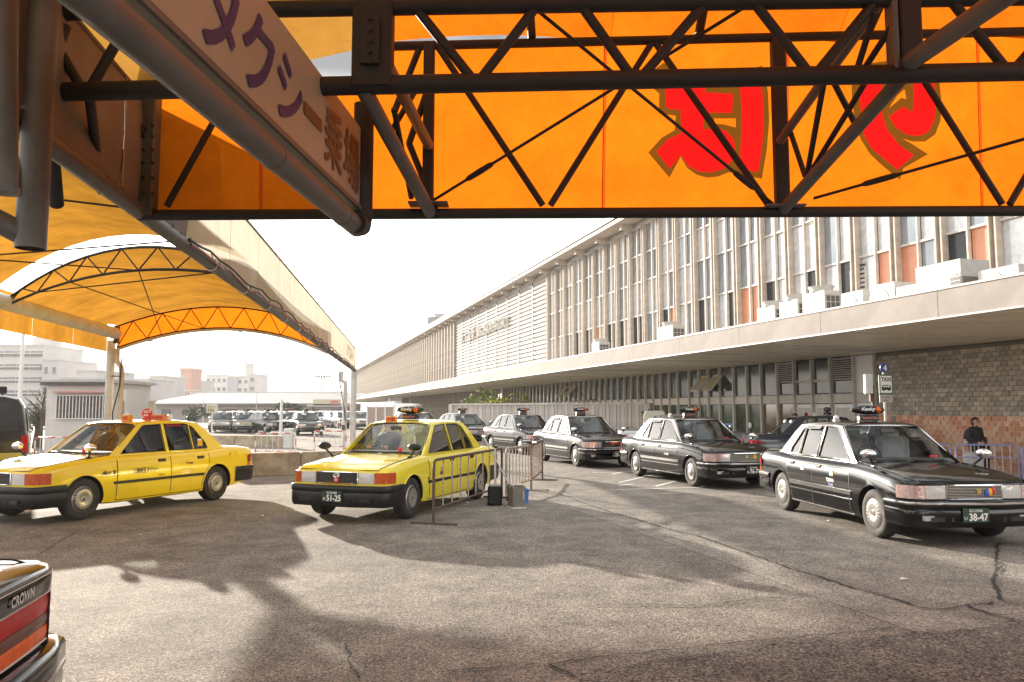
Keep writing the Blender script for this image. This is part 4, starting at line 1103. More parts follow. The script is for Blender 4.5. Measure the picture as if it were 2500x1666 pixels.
T('bottom_chord', Q(20, 214, D2), Q(2750, 156, D2), .056, steel, 16); T('top_chord', Q(-40, 32, D2), Q(2750, -12, D2), .05)
for a, b in (((958, 22), (1092, 190)), ((1232, 16), (1098, 190)), ((1335, 12), (1455, 182)), ((1622, 5), (1470, 182)), ((1728, 0), (1860, 170)), ((2020, -8), (1875, 170)), ((2178, -8), (2312, 160)), ((2480, -10), (2330, 160)), ((85, 28), (190, 208)), ((290, 60), (205, 208))):
    T('web', Q(*a, D2), Q(*b, D2), .03)
BX('post', 858, 10, 205, D2, .235, .14); BX('post', 2085, -15, 165, D2, .13, .12); BX('post', 2050, -15, 165, D2, .035, .12, steel_grey)
pl = MB().cbox(tuple(Q(850, 90, D2 - .09)), (.11, .02, .30), .004).build('splice_plate', steel, fc)
for y in (45, 70, 95, 120, 145):
    c = Q(850, y, D2 - .10); MB().tube(c, c + Vector((0, -.02, 0)), .014, 6).build('bolt', steel, pl)
# inclined struts between the trusses
T('strut', Q(988, 488, D1 - .02), Q(835, 205, D2), .05, steel_grey, 16); T('strut', Q(985, 335, D1 - .04), Q(890, 150, D2), .04, steel_grey)
T('strut', Q(1800, 482, D1 - .02), Q(2085, 165, D2 + .02), .045, steel_grey, 16); T('strut', Q(2080, 150, D2), Q(2420, -85, 3.3), .055, steel_grey, 16)
T('strut', Q(1792, 325, D1 - .05), Q(2035, -15, D2), .035, steel_grey)
for a, b in (((1855, 400, 5.6), (1893, 190, 4.9)), ((1870, 385, 5.55), (1985, 195, 4.8)), ((1815, 300, 5.75), (1850, 405, 5.65)), ((1911, 180, 4.9), (1965, 285, 5.2)), ((905, 250, 5.1), (945, 455, 5.75)), ((900, 300, 5.2), (960, 200, 5.4)), ((1960, 190, 4.7), (2010, 30, 4.5)), ((1985, 160, 4.7), (2050, 60, 4.5))):
    T('lattice_bar', Q(*a), Q(*b), .02)
for a, b in (((1000, 458, D1 - .06), (1735, 2, D2)), ((1205, 0, D2), (1775, 468, D1 - .06)), ((1870, 456, D1 - .06), (2460, 290, 4.7))):
    A, B = Q(*a), Q(*b); rod = T('tie_rod', A, B, .0115)
    tpos = .17 if a[0] == 1000 else (.86 if a[0] == 1205 else .30)
    c = A.lerp(B, tpos); d = (B - A).normalized()
    MB().path([c - d * .13, c - d * .10, c, c + d * .10, c + d * .13], [.012, .022, .024, .022, .012], 8).build('turnbuckle', steel, rod, 40)
for x, y in ((985, 470), (1800, 476)):
    MB().box(Q(x, y, D1 - .05), (.30, .16, .012)).build('gusset_plate', steel_grey, fc)
# orange fascia in fabric panels with the printed letters let into it
FD = 6.02
def c3(x, y): return ((1600 + x / 2.6133), y / 2.6133)       # pixel in the photograph
def fpt(px, py): p = P(px, py, FD); return (p.x, p.z)
ffn = lambda a, b, d: (a, FD + d, b)
OUT1 = [(-20, 560), (25, 600), (22, 725), (130, 740), (125, 830), (40, 880), (-46, 975), (90, 1135), (162, 1000), (200, 1070), (260, 1115), (330, 1135), (400, 1128), (470, 1100), (610, 1130), (680, 1142), (712, 950), (726, 780), (720, 600), (700, 480), (680, 420), (560, 455), (150, 465), (55, 400), (-20, 455)]
RED1 = [(60, 565), (70, 690), (160, 705), (165, 850), (75, 890), (5, 970), (92, 1078), (165, 990), (210, 1062), (285, 1098), (360, 1100), (440, 1078), (495, 1020), (512, 950), (500, 890), (450, 835), (390, 820), (310, 825), (310, 720), (490, 722), (497, 600), (320, 590), (310, 500), (65, 500)]
RED1B = [(535, 500), (550, 700), (548, 850), (540, 1000), (560, 1080), (655, 1102), (680, 950), (692, 780), (685, 600), (665, 480)]
HOL1 = [(375, 757), (513, 757), (513, 815), (440, 795), (375, 790)]
OUT2 = [(1250, 470), (1255, 640), (1275, 780), (1310, 890), (1370, 985), (1450, 1060), (1560, 1148), (1582, 1075), (1740, 985), (1640, 920), (1575, 885), (1640, 905), (1720, 905), (1785, 860), (1820, 770), (1826, 650), (1810, 500), (1790, 420), (1620, 430), (1470, 390), (1270, 420)]
RED2 = [(1300, 480), (1305, 640), (1325, 850), (1380, 950), (1545, 1085), (1650, 990), (1560, 930), (1480, 830), (1450, 740), (1445, 600), (1445, 480)]
RED2B = [(1640, 480), (1650, 620), (1640, 715), (1580, 680), (1490, 745), (1530, 810), (1600, 860), (1680, 870), (1740, 845), (1780, 770), (1790, 650), (1775, 480)]
HOL2 = [(1490, 692), (1545, 610), (1590, 570), (1602, 635), (1570, 625)]
def tr(L): return [fpt(*c3(*p)) for p in L]
seams = [(360, 370), (600, 600), (1391, 1386), (1810, 1806), (2245, 2257), (2750, 2760)]     # top x, bottom x in the 2353 view
for i, (a, b) in enumerate(zip(seams, seams[1:])):
    yt = (lambda x: 185 if x < 900 else 104 - (x - 900) * .0225); q = lambda x, y: fpt(x * 1.0625, y * 1.0625)
    g_ = 2.5
    outer = [q(a[1] + g_, 492), q(b[1] - g_, 491 - (b[1] - 1500) * .004), q(b[0] - g_, yt(b[0])), q(a[0] + g_, yt(a[0] + 1))]
    if i == 0: outer = [q(360, 492), q(598, 492), q(598, 200), q(360, 185)]
    if i == 1: outer = [q(602, 492), q(1384, 492), q(1389, 95), q(895, 107), q(890, 185), q(602, 200)]
    holes = []
    if i == 2: holes = [tr(OUT1)]
    if i == 3: holes = [tr(OUT2)]
    MB().poly(outer, holes, ffn).build('fascia_panel', orange_fab, fc)
    if i:
        e = 3.6; MB().poly([q(a[1] - e, 491), q(a[1] + e, 491), q(a[0] + e, yt(a[0]) + 2), q(a[0] - e, yt(a[0]) + 2)], (), lambda a_, b_, d: (a_, FD - .004, b_)).build('fascia_seam', orange_seam, fc)
def letter(out, reds, hole):
    MB().poly(tr(out), [tr(r) for r in reds] + [tr(hole)], ffn).build('printed_outline', brown_fab, fc)
    for r in reds: MB().poly(tr(r), (), ffn).build('printed_letter', red_fab, fc)
    MB().poly(tr(hole), (), ffn).build('fascia_panel', orange_fab, fc)
letter(OUT1, [RED1, RED1B], HOL1); letter(OUT2, [RED2, RED2B], HOL2)
# roof fabric rising towards and over the viewer
xa, xb = Q(880, 100, D1).x, 8.0; z0 = Q(1500, 92, D1).z
for k in range(5):
    x0 = xa + (xb - xa) * k / 5; x1 = xa + (xb - xa) * (k + 1) / 5 + .004
    rows = []
    for j in range(13):
        s = j / 12; y = 6.0 - 7.5 * s; z = z0 + .02 + .95 * math.sin(math.pi * s) ** .8 if s > 0 else z0 + .02
        rows.append([(x0 + (x1 - x0) * i / 6, y, z + .06 * math.sin(i / 6 * math.pi)) for i in range(7)])
    MB().grid(rows).build('roof_fabric', orange_fab, fc, 60)
for x in (1222, 1605, 1990): T('roof_purlin', Q(x, 85, D1), Vector((Q(x, 85, D1).x - .25, 3.0, z0 + 1.0)), .035, steel)
rows = [[(x, 6.0 - 7.5 * j / 10, zz_ + .55 * math.sin(math.pi * j / 10) ** .8) for x, zz_ in ((-3.9, 4.05), (-3.0, 4.14), (-2.2, 4.32), (xa - .05, z0))] for j in range(11)]
MB().grid(rows).build('roof_fabric', bay_fab, fc, 60)
# far-side columns carrying the canopy, outside the picture
for x, y in ((6.9, 5.9), (6.9, -1.3), (-2.9, -1.3)): T('column', (x, y, 0), (x, y, z0), .11, steel_grey, 16)

# taxi rank sign on its tube
sg = thing('taxi_rank_sign', (-1.1, 4.0, 2.9), 'long cream hanging sign with dark blue Japanese lettering on a thick grey tube', 'sign')
sA = P(884, 518, 5.42); dsg = ray(1390, 1000); dsg = Vector((dsg.x, dsg.y, 0)).normalized()
Lsg = 3.6; top_z = P(884, 322, 5.42).z; bot_z = sA.z
sB = sA - dsg * Lsg
m_sign = mat('sign_cream', (.31, .27, .20), .5, 0, .12, 2.5)
rgt = Vector((dsg.y, -dsg.x, 0))       # faces the viewer's right
mb = MB(); c = (sA + sB) / 2; mb.box((c.x - rgt.x * .07, c.y - rgt.y * .07, (bot_z + top_z) / 2), (Lsg, .14, top_z - bot_z), 0, ax=(dsg, rgt, UP)); pan = mb.build('panel', m_sign, sg)
for zc in (bot_z + .008, ): mb = MB(); mb.box((c.x + rgt.x * .006, c.y + rgt.y * .006, zc), (Lsg, .02, .03), 0, ax=(dsg, rgt, UP)); mb.build('frame_strip', steel_grey, sg)
hs = top_z - bot_z
def glyph(ch, a, b, h0, h1):
    # a, b distance of left and right edge from the far end along the sign
    a += .09; b += .09; o = sA - dsg * a + rgt * .004 + UP * (hs * h0); text_mb(ch, o, dsg, UP, hs * (h1 - h0), a - b, .011).build('sign_character', orange_lit_ink if ch in 'ー乗場' else navy_ink, pan)
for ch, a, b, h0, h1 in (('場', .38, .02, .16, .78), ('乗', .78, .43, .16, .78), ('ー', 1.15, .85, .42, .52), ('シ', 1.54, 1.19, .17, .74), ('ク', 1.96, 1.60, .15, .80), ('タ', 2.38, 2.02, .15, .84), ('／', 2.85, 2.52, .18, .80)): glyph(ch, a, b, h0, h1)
tE = P(872, 556, 5.40); tS = tE - dsg * 4.4
T('support_tube', tS, tE, .068, steel_grey, 20, sg)
for k in (.35, 1.55): q = tE - dsg * k; MB().tube(q - dsg * .02, q + dsg * .02, .071, 20).build('tube_collar', steel_grey, sg, 40)
vt = tE + rgt * .03 + dsg * .02; MB().path([vt - dsg * .16, vt - dsg * .03 + UP * .01, vt + UP * .07, vt + UP * .9], .072, 14).build('hanger', steel, sg, 50)

# ------------------------------------------------------------------ left vault canopy
lc = thing('fabric_canopy', (-6.5, 16, 0), 'yellow vaulted fabric canopy on white columns with a long cream fascia', 'canopy')
Rf = Z(866, 905, 3.2); Rn = Z(367, 537, 3.2); rd = (Rf - Rn); Rn0 = Rn - rd.normalized() * 2.4
def Rl(t): return Rn0.lerp(Rf, t)          # along the fascia tube, 0 near, 1 far
def RatY(y): return Rl((y - Rn0.y) / (Rf.y - Rn0.y))
L0, L1 = Z(0, 735, 3.45), Z(283, 815, 3.45); ld = (L1 - L0).normalized(); Ln = L0 - ld * 6
def LatY(y): return L0 + ld * ((y - L0.y) / ld.y)
T('fascia_tube', Rn0, Rf, .062, steel_grey, 16, lc)
for k in range(14): q = Rl(.16 + k * .06); MB().tube(q - rd.normalized() * .02, q + rd.normalized() * .02, .07, 14).build('tube_collar', steel_pale, lc, 40)
m_fascia_shade = mat('shade_toned_fascia', (.17, .14, .115), .8, 0, .25, 2)  # opaque dark tone: shade on the near cream fascia, painted in as colour
NPAN = 16; rn_ = rd.normalized()
for k in range(NPAN):
    a, b = Rl(k / NPAN), Rl((k + 1) / NPAN) - rn_ * .002
    rows = []
    for j in range(5):
        z = 3.27 + .81 * j / 4; bow = .02 * math.sin(math.pi * j / 4); rows.append([(p.x + bow, p.y, z) for p in (a, a.lerp(b, .5), b)])
    MB().grid(rows).build('fascia_panel', cream_fab if k > 1 else m_fascia_shade, lc, 60)
for k in range(1, NPAN):
    q = Rl(k / NPAN); MB().grid([[(p.x + .024, p.y, z) for p in (q - rn_ * .012, q + rn_ * .012)] for z in (3.27, 3.5, 3.85, 4.08)]).build('fascia_seam', mat('seam_tape', (.30, .26, .21), .8), lc)
T('fascia_top_rail', Rn0 + UP * .9, Rf + UP * .9, .018, steel_grey, 8, lc); T('fascia_end_rail', Rf, Rf + UP * .95, .025, steel_grey, 8, lc)
tx = MB(); o = RatY(26.2) + Vector((.045, 0, .28)); text_mb('まで27m', o, rn_, UP, .42, 2.6, .01, mb=tx)
tx.build('fascia_lettering', mat('faded_ink', (.62, .42, .26), .7, 0, .4, 3), lc)
lac = MB(); rr = random.Random(4)
for k in range(90):
    q = Rl(.05 + .94 * k / 90); e = Vector((.02 * rr.uniform(.5, 1), rn_.y * rr.uniform(-.04, .04), .07 * rr.uniform(.4, 1.2))); lac.path([q + Vector((.05, 0, .02)), q + e * .6 + Vector((.05, 0, 0)), q + e + Vector((.03, .02, 0))], .005, 4)
tag(lac.build('lacing', steel, lc), kind='stuff')
cab = MB(); pts = []
for k in range(60):
    q = Rl(.12 + .87 * k / 59); pts.append(q + Vector((.075 + rr.uniform(-.01, .02), 0, rr.uniform(-.03, .035))))
cab.path(pts, .013, 5); cab.build('cable', mat('red_cable', (.25, .06, .05), .6, 0, .2), lc)
pts = [p + Vector((-.02, 0, .07 + rr.uniform(-.03, .03))) for p in pts]; MB().path(pts, .012, 5).build('cable', steel, lc)
T('edge_beam', Ln, L1, .135, steel_pale, 18, lc)
# hanging board outside the edge beam, in lengths
lo = Vector((-ld.y, ld.x, 0)) * .22
for k in range(6):
    a = Ln.lerp(L1, k / 6) + lo; b = Ln.lerp(L1, (k + 1) / 6 - .0003) + lo
    if k == 5: b = b + ld * .1
    MB().grid([[(p.x, p.y, z) for p in (a, a.lerp(b, .5), b)] for z in (3.03, 3.35, 3.72)]).build('side_board', yellow_fab, lc, 60)
bxp = MB().box(L1 + Vector((.02, 0, -.02)), (.10, .10, .42)); bxp.build('splice_plate', steel_grey, lc)
def arch(Lp, Rp, zl, zr, rise, dep, n, m=steel, r=.022, off=.10):
    low, upp = [], []
    for i in range(n * 2 + 1):
        t_ = i / (n * 2); p = Lp.lerp(Rp, t_); pr = 4 * t_ * (1 - t_); zb = zl * (1 - t_) + zr * t_
        low.append(Vector((p.x, p.y, zb + rise * pr))); upp.append(Vector((p.x, p.y, zb + (rise + dep) * pr + off)))
    mb = MB(); mb.path(low, r, 8); a_ = mb.build('arch_chord', m, lc, 50); MB().path(upp, r, 8).build('arch_chord', m, lc, 50)
    for i in range(n * 2):
        a, b = (low[i], upp[i + 1]) if i % 2 == 0 else (upp[i], low[i + 1]); MB().tube(a, b, r * .55, 6).build('arch_web', m, lc, 40)
    return low, upp
ar0 = arch(LatY(7.5), RatY(5.2), 3.45, 3.42, .45, .30, 7); ar1 = arch(LatY(12.9), RatY(10.6), 3.40, 3.45, .34, .26, 7)
ar2 = arch(L1 + ld * .1, RatY(21.2) + Vector((-.1, 0, 0)), 3.12, 3.24, .56, .02, 8, off=.52)
def vault(a, b, n=10, m=yellow_fab, name='roof_fabric', lift=.05, sag=.05):
    rows = []
    for j in range(n + 1):
        s = j / n; rows.append([pa.lerp(pb, s) + UP * (lift - sag * math.sin(math.pi * s)) for pa, pb in zip(a, b)])
    return MB().grid(rows).build(name, m, lc, 60)
def shift(L, d): return [p + d for p in L]
vault(ar0[1], [a.lerp(b, .90) for a, b in zip(ar0[1], ar1[1])]); vault(ar1[1], ar2[1], lift=.012)
MB().grid([ar2[0], [a.lerp(b, .5) for a, b in zip(*ar2)], ar2[1]]).build('end_banner', orange_fab, lc, 60)
low2 = [p + Vector((0, 0, -.04)) for p in ar2[0]]; MB().path(low2, .035, 8).build('banner_hem', steel_pale, lc, 50)
for t_ in (.30, .62, .8):
    for s_ in (0,): pass
for a, b in ((LatY(9) + UP * .1, ar1[0][8]), (ar1[0][4], ar2[0][6]), (ar1[0][8], ar2[0][3]), (ar1[0][2] + UP * .0, ar1[0][12]), (RatY(7.2) + UP * .3, ar0[0][4]), (ar2[0][1], ar2[0][10]), (LatY(10.5) + UP * .25, RatY(8.4) + UP * .35)):
    T('tie_cable', a, b, .010, steel, 6, lc)
# columns and drain pipes
cl = P(265, 999, L1.y + .15); T('column', (cl.x, cl.y, 0), (cl.x, cl.y, 3.3), .095, steel_pale, 20, lc)
dp = Vector((cl.x + .27, cl.y, 0)); MB().path([dp, dp + UP * 2.55, dp + Vector((-.02, 0, 2.68)), dp + Vector((-.12, 0, 2.80)), dp + Vector((-.13, 0, 3.1))], .062, 12).build('drain_pipe', mat('drain_beige', (.62, .56, .46), .5, 0, .15, 4), lc, 50)
MB().path([dp + Vector((.03, -.07, 3.0)), dp + Vector((.01, -.09, 2.2)), dp + Vector((-.12, -.10, 1.6)), dp + Vector((-.10, -.1, .9))], .014, 6).build('cable', steel, lc)
for z in (1.25, 2.45): MB().tube((cl.x, cl.y - .06, z), (dp.x, dp.y - .06, z), .012, 6).build('pipe_bracket', steel, lc)
cr_ = P(862, 999, Rf.y); T('column', (cr_.x, cr_.y, 0), (cr_.x, cr_.y, 3.25), .115, steel_pale, 20, lc)
dr = P(842, 999, Rf.y - .1); MB().path([(dr.x, dr.y, 0), (dr.x, dr.y, 2.55), (dr.x, dr.y, 2.72), (dr.x - .16, dr.y, 2.80), (dr.x - .18, dr.y, 3.15)], .085, 12).build('drain_pipe', steel_pale, lc, 50)
for dz_ in (0, .05): MB().path([(dr.x - .25 - dz_, dr.y - .1, 3.1), (dr.x - .05, dr.y - .15, 2.0), (dr.x + .05 + dz_, dr.y - .15, 1.2)], .012, 5).build('cable', steel, lc)
MB().cbox((dr.x - .02, dr.y - .12, .95), (.12, .06, .22), .01).build('junction_box', steel_grey, lc)
# stub pipe and elbow by the left picture edge
sp = thing('pipe_stub', Q(70, 575, 4.0), 'thick grey vertical pipe with open lower end and side elbow at upper left', 'pipe')
a = Q(70, 572, 4.0); MB().lathe([(.068, 0), (.074, 0), (.074, 1.9), (.068, 1.9), (.068, .02)], 22, a).build('pipe', steel_grey, sp, 40)
MB().tube(a + UP * .03, a + UP * .04, .067, 20).build('pipe_end', mat('pipe_end', (.55, .35, .25), .6, 0, .1), sp)
T('elbow', Q(-80, 470, 3.9), Q(66, 545, 4.0), .06, steel_grey, 18, sp); T('brace', Q(10, 440, 3.9), Q(70, 352, 4.0), .035, steel_grey, 12, sp)
ep2 = thing('edge_pipe', Q(10, 400, 3.3), 'vertical grey pipe cut by the upper left picture edge', 'pipe')
T('pipe', Q(12, 430, 3.3), Q(12, -200, 3.3), .050, steel_grey, 18, ep2); MB().tube(Q(12, 430, 3.3) - UP * .03, Q(12, 430, 3.3), .056, 18).build('cap', steel_grey, ep2, 40)
# struts standing between the fascia and the near truss at left
for a, b, r in (((130, 470, 5.6), (90, 60, 4.5), .05), ((205, 215, 4.5), (232, 440, 5.6), .03), ((240, 440, 5.7), (330, 290, 5.85), .03), ((60, 300, 4.4), (150, 60, 4.5), .035)): T('strut', Q(*a), Q(*b), r, steel)

# ------------------------------------------------------------------ low walls, fence, plants, hut
m_wallc = mat('stained_concrete', (.42, .36, .27), .8, 0, .35, 2.5, .2, 25, dirt=(.24, .19, .13))
def wallseg(name, A, B, h, th, m, label, group=None, cap=True):
    d = (B - A); L = d.length; a = math.atan2(d.y, d.x); c = (A + B) / 2
    r_ = thing(name, (c.x, c.y, 0), label, 'wall', group)
    n = max(1, round(L / 2.2))
    for k in range(n):
        q = A.lerp(B, (k + .5) / n); MB().cbox((q.x, q.y, h / 2), (L / n - .015, th, h), .025, rz=a).build('wall_block', m, r_)
    return r_
wallseg('low_wall', Z(540, 1164), Z(905, 1150), .57, .30, m_wallc, 'low stained concrete wall between the two yellow taxis')
wallseg('low_wall', P(470, 999, 36).xy.to_3d(), P(695, 999, 34.5).xy.to_3d(), .5, .3, m_wallc, 'low concrete wall in front of the far taxi lot')
MB().cbox((P(707, 999, 34).x, 34, .42), (.38, .38, .84), .02).build('white_box', white_paint).__setitem__('label', 'white box post at the end of the far low wall')
bpy.data.objects['white_box']['category'] = 'box'
# board-marked concrete fence
m_brd = [mat('fence_board_%d' % i, c, .85, 0, .3, 3, .2, 30) for i, c in enumerate(((.56, .53, .50), (.50, .47, .44), (.62, .58, .54), (.54, .47, .41)))]
fA, fB = P(1580, 999, 33.5).xy.to_3d(), P(1107, 999, 41.0).xy.to_3d(); fd = (fB - fA); FL = fd.length; fa_ = math.atan2(fd.y, fd.x); fn_ = fd.normalized()
fence = thing('board_fence', ((fA.x + fB.x) / 2, (fA.y + fB.y) / 2, 0), 'grey vertical board fence behind the queue of black taxis', 'fence')
nbd = int(FL / .19); rr = random.Random(8)
for k in range(nbd):
    q = fA.lerp(fB, (k + .5) / nbd); hh = 1.88; me = rep(('board', k % 4, k % 3), lambda: MB().box((0, 0, hh / 2), (FL / nbd - .018, .06 + .018 * (k % 3), hh), 0, rz=fa_).mesh('board', m_brd[k % 4]))
    b_ = obj('board', me, fence); b_.location = q - fence.location
q = (fA + fB) / 2; MB().box((q.x, q.y, 1.92), (FL, .22, .08), 0, rz=fa_).build('cap_rail', m_brd[2], fence)
MB().box((q.x, q.y + .06, .94), (FL, .05, 1.86), 0, rz=fa_).build('backing', m_brd[1], fence)
for e in (fA, fB): MB().cbox((e.x - fn_.x * .1 * (1 if e is fA else -1), e.y, .97), (.24, .30, 1.94), .02, rz=fa_).build('end_post', m_brd[0], fence)
def leafmat(n, c): return mat(n, c, .6, 0, .45, 3, spec=.3)
leaf_g, leaf_y, leaf_d = leafmat('leaf_green', (.15, .19, .045)), leafmat('leaf_yellow', (.38, .38, .07)), leafmat('leaf_dark', (.045, .06, .03))
leaf_br = leafmat('leaf_brown', (.14, .085, .04)); wood = mat('bark', (.10, .075, .055), .9, 0, .3, 10)
def foliage(c, rx, ry, rz_, n, size, seed, upward=.2, mi=0, mb=None):
    rr = random.Random(seed); mb = mb or MB(); cl_ = [Vector((rr.gauss(0, .5), rr.gauss(0, .5), rr.gauss(0, .45))) for _ in range(9)]
    for _ in range(n):
        k = rr.choice(cl_); p = Vector((k.x + rr.gauss(0, .25), k.y + rr.gauss(0, .25), k.z + rr.gauss(0, .25)))
        if p.length > 1.25: p = p * (1.2 / p.length)
        q = Vector(c) + Vector((p.x * rx, p.y * ry, p.z * rz_)); a = Vector((rr.gauss(0, 1), rr.gauss(0, 1), rr.gauss(upward, .8))).normalized(); b = a.orthogonal().normalized(); s_ = size * rr.uniform(.6, 1.4)
        mb.add([q - a * s_, q + b * s_ * .4, q + a * s_, q - b * s_ * .4], [(0, 1, 2, 3)], mi)
    return mb
def shrub(label, c, rx, rz_, n, size, m, seed, cat='shrub', group=None, z0=0.0, trunk=.5):
    r_ = thing('shrub', (c[0], c[1], z0), label, cat, group)
    foliage((c[0], c[1], z0 + trunk + rz_), rx, rx * .8, rz_, n, size, seed).build('foliage', m, r_)
    mb = MB(); rr = random.Random(seed)
    for k in range(6): mb.path([(c[0], c[1], z0), (c[0] + rr.uniform(-.2, .2) * rx, c[1], z0 + trunk), (c[0] + rr.uniform(-.8, .8) * rx, c[1] + rr.uniform(-.4, .4) * rx, z0 + trunk + rz_ * rr.uniform(.5, 1.3))], [.03, .022, .01], 5)
    mb.build('stem', wood, r_); return r_
def XY(px, D): p = P(px, 999, D); return (p.x, p.y)
shrub('green shrub with brownish leaves behind the left end of the board fence', XY(1170, 46), 1.3, .85, 420, .14, leaf_g, 1, z0=0, trunk=1.0)
shrub('bright green bush left of the opened awning windows, above the fence', XY(1228, 46), 1.3, .95, 480, .15, leaf_y, 2, z0=0, trunk=1.0)
shrub('dry yellowish grass tuft above the far left end of the fence', XY(1140, 45), .8, .35, 260, .14, leafmat('leaf_straw', (.34, .29, .12)), 3, trunk=1.45)
shrub('dry yellowish grass tuft above the fence below the bright bush', XY(1205, 44.5), 1.1, .32, 300, .14, MATS['leaf_straw'], 4, trunk=1.45)
shrub('small green plant behind the fence under the awning windows', XY(1440, 40), .5, .35, 120, .09, leaf_g, 5, trunk=1.5)
shrub('low clipped hedge at the foot of the board fence', XY(1500, 32.2), 1.3, .38, 700, .08, leaf_d, 6, trunk=.1)
shrub('dark climbing plant at the right end of the board fence', XY(1584, 33), .25, .4, 160, .07, leaf_d, 7, trunk=1.0)

# site hut with barred window
m_hut = mat('hut_panel', (.66, .62, .60), .6, 0, .1, 1.5); hutD = 27.0
hx0, hx1 = P(112, 999, hutD).x, P(268, 999, hutD).x; hh = H(150, 936, hutD)
hut = thing('site_hut', ((hx0 + hx1) / 2, hutD + 1.5, 0), 'small white prefabricated hut with a barred window behind the left column', 'hut')
MB().box(((hx0 + hx1) / 2, hutD + 1.5, hh / 2), (hx1 - hx0, 3.0, hh)).build('wall', m_hut, hut)
MB().box(((hx0 + hx1) / 2, hutD + 1.5, hh + .06), (hx1 - hx0 + .3, 3.3, .10)).build('roof', m_roofw, hut)
MB().box(((hx0 + hx1) / 2, hutD - .13, hh - .02), (hx1 - hx0 + .3, .06, .12)).build('gutter', steel_grey, hut)
wx0, wx1, wz0, wz1 = P(140, 999, hutD).x, P(254, 999, hutD).x, H(200, 1023, hutD), H(200, 966, hutD)
win = MB().box(((wx0 + wx1) / 2, hutD - .02, (wz0 + wz1) / 2), (wx1 - wx0, .04, wz1 - wz0)).build('window', mat('hut_glass', (.16, .13, .13), .3, 0, .4, 6), hut)
for k in range(15): x = wx0 + (wx1 - wx0) * k / 14; MB().tube((x, hutD - .09, wz0 - .02), (x, hutD - .09, wz1 + .02), .016, 6).build('window_bar', white_paint, win)
for z in (wz0, wz1): MB().tube((wx0 - .05, hutD - .10, z), (wx1 + .05, hutD - .10, z), .018, 6).build('window_rail', white_paint, win)
MB().box(((wx0 + wx1) / 2, hutD - .10, wz1 + .12), (wx1 - wx0 + .2, .2, .05)).build('window_hood', mat('hood_red', (.6, .30, .26), .6), hut)
MB().box((hx1 + .235, hutD + .7, hh * .46), (.45, 1.0, hh * .92)).build('side_annex', m_hut, hut)
MB().box((hx1 + .30, hutD + .17, 1.0), (.16, .04, 1.9)).build('door', mat('hut_door', (.22, .15, .12), .6), hut)
m_kio = mat('kiosk_cream', (.66, .60, .44), .6, 0, .1, 2)
kx = P(358, 999, 30).x; kio = thing('cream_screen', (kx, 30, 0), 'cream panel screen wall standing right of the white hut', 'screen')
MB().box((kx, 30, .98), (.62, .12, 1.95)).build('panel', m_kio, kio); MB().box((kx, 30, 1.98), (.70, .2, .06)).build('cap', steel_pale, kio)

# ------------------------------------------------------------------ vehicles
def pose(F_, R_, sd):
    F_, R_ = Z(*F_), Z(*R_); h = (F_ - R_).normalized(); left = Vector((-h.y, h.x, 0)); c = (F_ + R_) / 2 - left * sd * .80 - h * .11
    return (c.x, c.y, 0), math.atan2(h.y, h.x)
QG = 'taxis queueing at the station'
lo_, hd = pose((199, 1270), (523, 1222), 1)
tA = taxi('taxi', 'yellow taxi with red round roof sign, front cut by the left picture edge', lo_, hd, ltaxi_yellow, QG, 'slots', False, chrome, None, 'none')
lo_, hd = pose((1009, 1264), (1163, 1220), 1)
tB = taxi('taxi', 'lemon yellow taxi with plate 51-25 beside the rusty barrier', lo_, hd, ltaxi_yellow2, QG, 'slots', False, black_plastic, ('なにわ500', 'あ', '51-25', plate_green, -.02))
lo_, hd = pose((2146, 1314), (1913, 1245), -1)
tC = taxi('taxi', 'black taxi with plate 38-47 and coloured mark on its grille, nearest of the black taxis', lo_, hd, black_paint, QG, 'spokes', True, chrome, ('なにわ500', 'い', '38-47', plate_green, -.06), amber=lamp_pink)
lo_, hd = pose((1689, 1188), (1557, 1163), -1)
tD = taxi('taxi', 'black taxi with plate 76-73 and its driver by the open window', lo_, hd, black_paint, QG, 'plain', True, chrome, ('なにわ500', 'あ', '76-73', black_plastic, .12), amber=lamp_pink)
lo_, hd = pose((1402, 1139), (1330, 1126), -1)
tE_ = taxi('taxi', 'black taxi with plate 20-83, third black taxi from the right', lo_, hd, black_paint, QG, 'plain', True, chrome, ('なにわ500', 'え', '20-83', black_plastic, .1), amber=lamp_pink)
lo_, hd = pose((1268, 1110), (1204, 1102), -1)
tF = taxi('taxi', 'black taxi right behind the roof of the lemon yellow taxi, fourth from the right', lo_, hd, black_paint, QG, 'plain', True, chrome, None, amber=lamp_pink)
tG = taxi('taxi', 'dark taxi at the back of the queue, half hidden by the lemon yellow taxi', (XatD(1128, 36.5), 37.0, 0), R(-62), black_paint, QG, 'plain', True, chrome, None, amber=lamp_pink)
tH = taxi('taxi', 'navy taxi seen from its tail behind the nearest black taxi', (XatD(1828, 22.5) + 2.32, 22.6, 0), R(-6), navy_paint, QG, 'plain', True, chrome, None)
tI = taxi('taxi', 'pale tailed taxi seen behind the taxi with plate 76-73', (XatD(1512, 27.5) + 2.32, 27.6, 0), R(-4), silver_paint, QG, 'plain', True, chrome, None, 'none')
